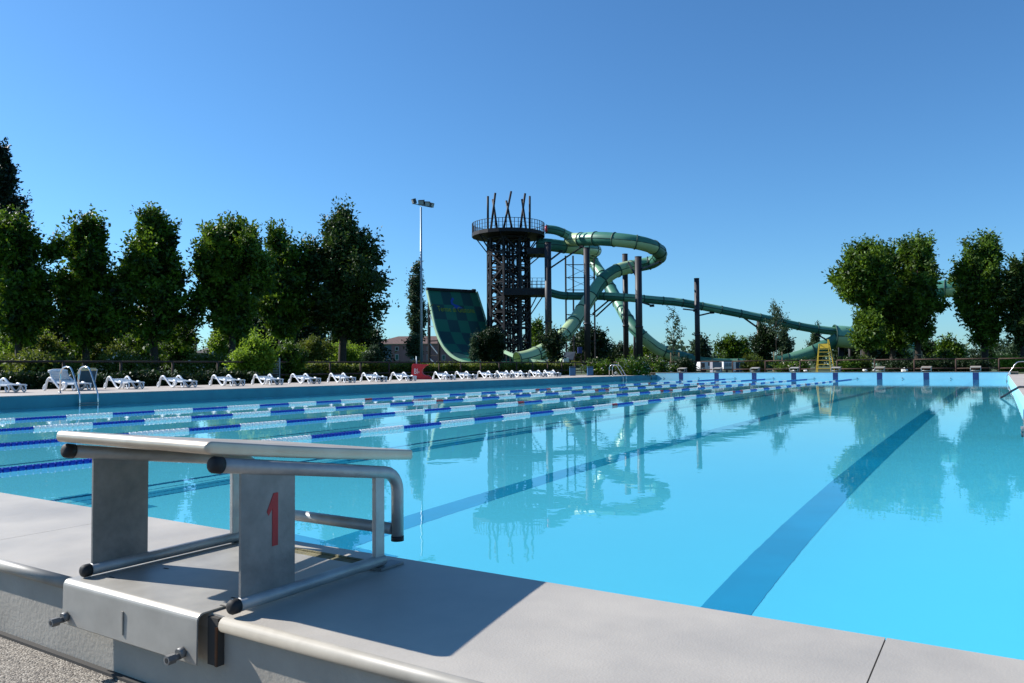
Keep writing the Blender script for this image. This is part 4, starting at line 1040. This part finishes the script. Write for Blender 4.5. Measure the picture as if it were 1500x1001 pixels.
for i, (px, Z, lb) in enumerate([(839,51.5,'blue recycling bin behind the far left corner of the deck'),(865,52,'blue-grey recycling bin partly behind the far left ladder')]):
    boxthing('recycling_bin', lb, 'bin', px, Z, [('body',-4.2,4.2,.06,.62,0,.42,BINB),('lid',-4.6,4.6,.63,.70,-.03,.45,NBLUE),('wheel',-3.6,-2.4,0,.12,.3,.42,RUBBER),('wheel',2.4,3.6,0,.12,.3,.42,RUBBER)], group='bins by the far corner')
boxthing('garden_canopy', 'dark slate grey sloping canopy beyond the slide basin', 'canopy', 834, 74, [('post',-9,-8.4,0,1.7,0,.1,DSTEEL),('post',8.4,9,0,2.0,0,.1,DSTEEL)])
cn = bpy.data.objects[[o.name for o in bpy.data.objects if o.name.startswith('garden_canopy')][0]]
b = MB(); k = 74/F
b.add([tr*(a*k)+td*v+Vector((0,0,z)) for a, v, z in ((-11,-.3,1.45),(5,-.3,1.35),(12,1.8,2.15),(-5,1.8,2.1),(-11,-.3,1.37),(5,-.3,1.27),(12,1.8,2.07),(-5,1.8,2.02))], [(0,1,2,3),(7,6,5,4),(0,4,5,1),(1,5,6,2),(2,6,7,3),(3,7,4,0)])
b.build('roof', SLATE, cn)
boxthing('play_frame', 'wooden play frame with yellow panel and blue roof beyond the bins', 'play frame', 848, 72, [('post',-6,-5.2,0,1.9,0,.08,WOOD),('post',3.4,4.2,0,1.9,0,.08,WOOD),('panel',-11,-5,.85,1.25,-.05,-.005,YEL),('panel',-5,3.3,.85,1.15,.09,.14,YEL),('beam',-6.5,4.4,1.5,1.6,-.06,-.005,WOOD),('roof',-1,5,1.92,2.5,-.1,.6,BLUEP)])
boxthing('garden_parasol', 'folded pale garden parasol beneath the slate canopy', 'parasol', 829, 70, [('pole',-.4,.4,0,1.1,0,.05,GALV),('cover',-4,4,1.1,1.5,-.2,.3,STONE)])
t = boxthing('metal_gate', 'grey louvred metal gate between the bright shrub and dark bush', 'gate', 403, 36, [('post',-9.5,-7.5,0,1.25,0,.08,GALV),('post',5,7,0,1.2,0,.08,GALV)])
b = MB(); k = 36/F
for i in range(9): b.obox(tr*(-1.2*k)+Vector((0,0,.15+.11*i)), tr*(6*k), td*.01, (0,0,.035))
b.build('louvre_panel', GALV, t)
for i, (px, Z, rr, lb) in enumerate([(1267,57.5,.16,'white stone lump left of the second right block'),(1281,57.3,.12,'small white stone behind the second right block'),(1325,57.5,.24,'white pointed stone lump between the two right blocks'),(1163,57,.10,'small round white stone behind the fourth left block'),(1180,57.5,.14,'white stone left of the yellow chair'),(902,53,.14,'pinkish pale stone by the far left pool corner')]):
    rr_ = np.random.default_rng(200+i); bm = bmesh.new(); bmesh.ops.create_icosphere(bm, subdivisions=2, radius=rr)
    for v in bm.verts: v.co *= .75+.5*rr_.random(); v.co.z *= .75
    me = bpy.data.meshes.new('garden_stone'); bm.to_mesh(me); bm.free(); me.materials.append(STONE)
    o = bpy.data.objects.new('garden_stone', me); COL.objects.link(o); o.location = gp(px, Z, GZ+.25 if i != 5 else .42); tag(o, lb, 'stone', 'pale stones in the far bed')
for i, (px, Z, lb) in enumerate([(989,61.5,'wooden stake frame around the left sapling'),(1140,61.5,'wooden stake frame around the second sapling'),(1345,62,'wooden stakes under the second tree of the right group')]):
    p = gp(px, Z); t = empty('tree_stakes', p, lb, 'stakes', 'stakes holding young trees'); k = Z/F
    for u in (-6, 6): MB().bar(tr*(u*k), tr*(u*k)+Vector((0,0,1.75)), .07).build('stake', STAKE, t)
    MB().bar(tr*(-7*k)+Vector((0,0,1.45)), tr*(7*k)+Vector((0,0,1.45)), .05).build('crosspiece', STAKE, t)
bpy.context.view_layer.update()
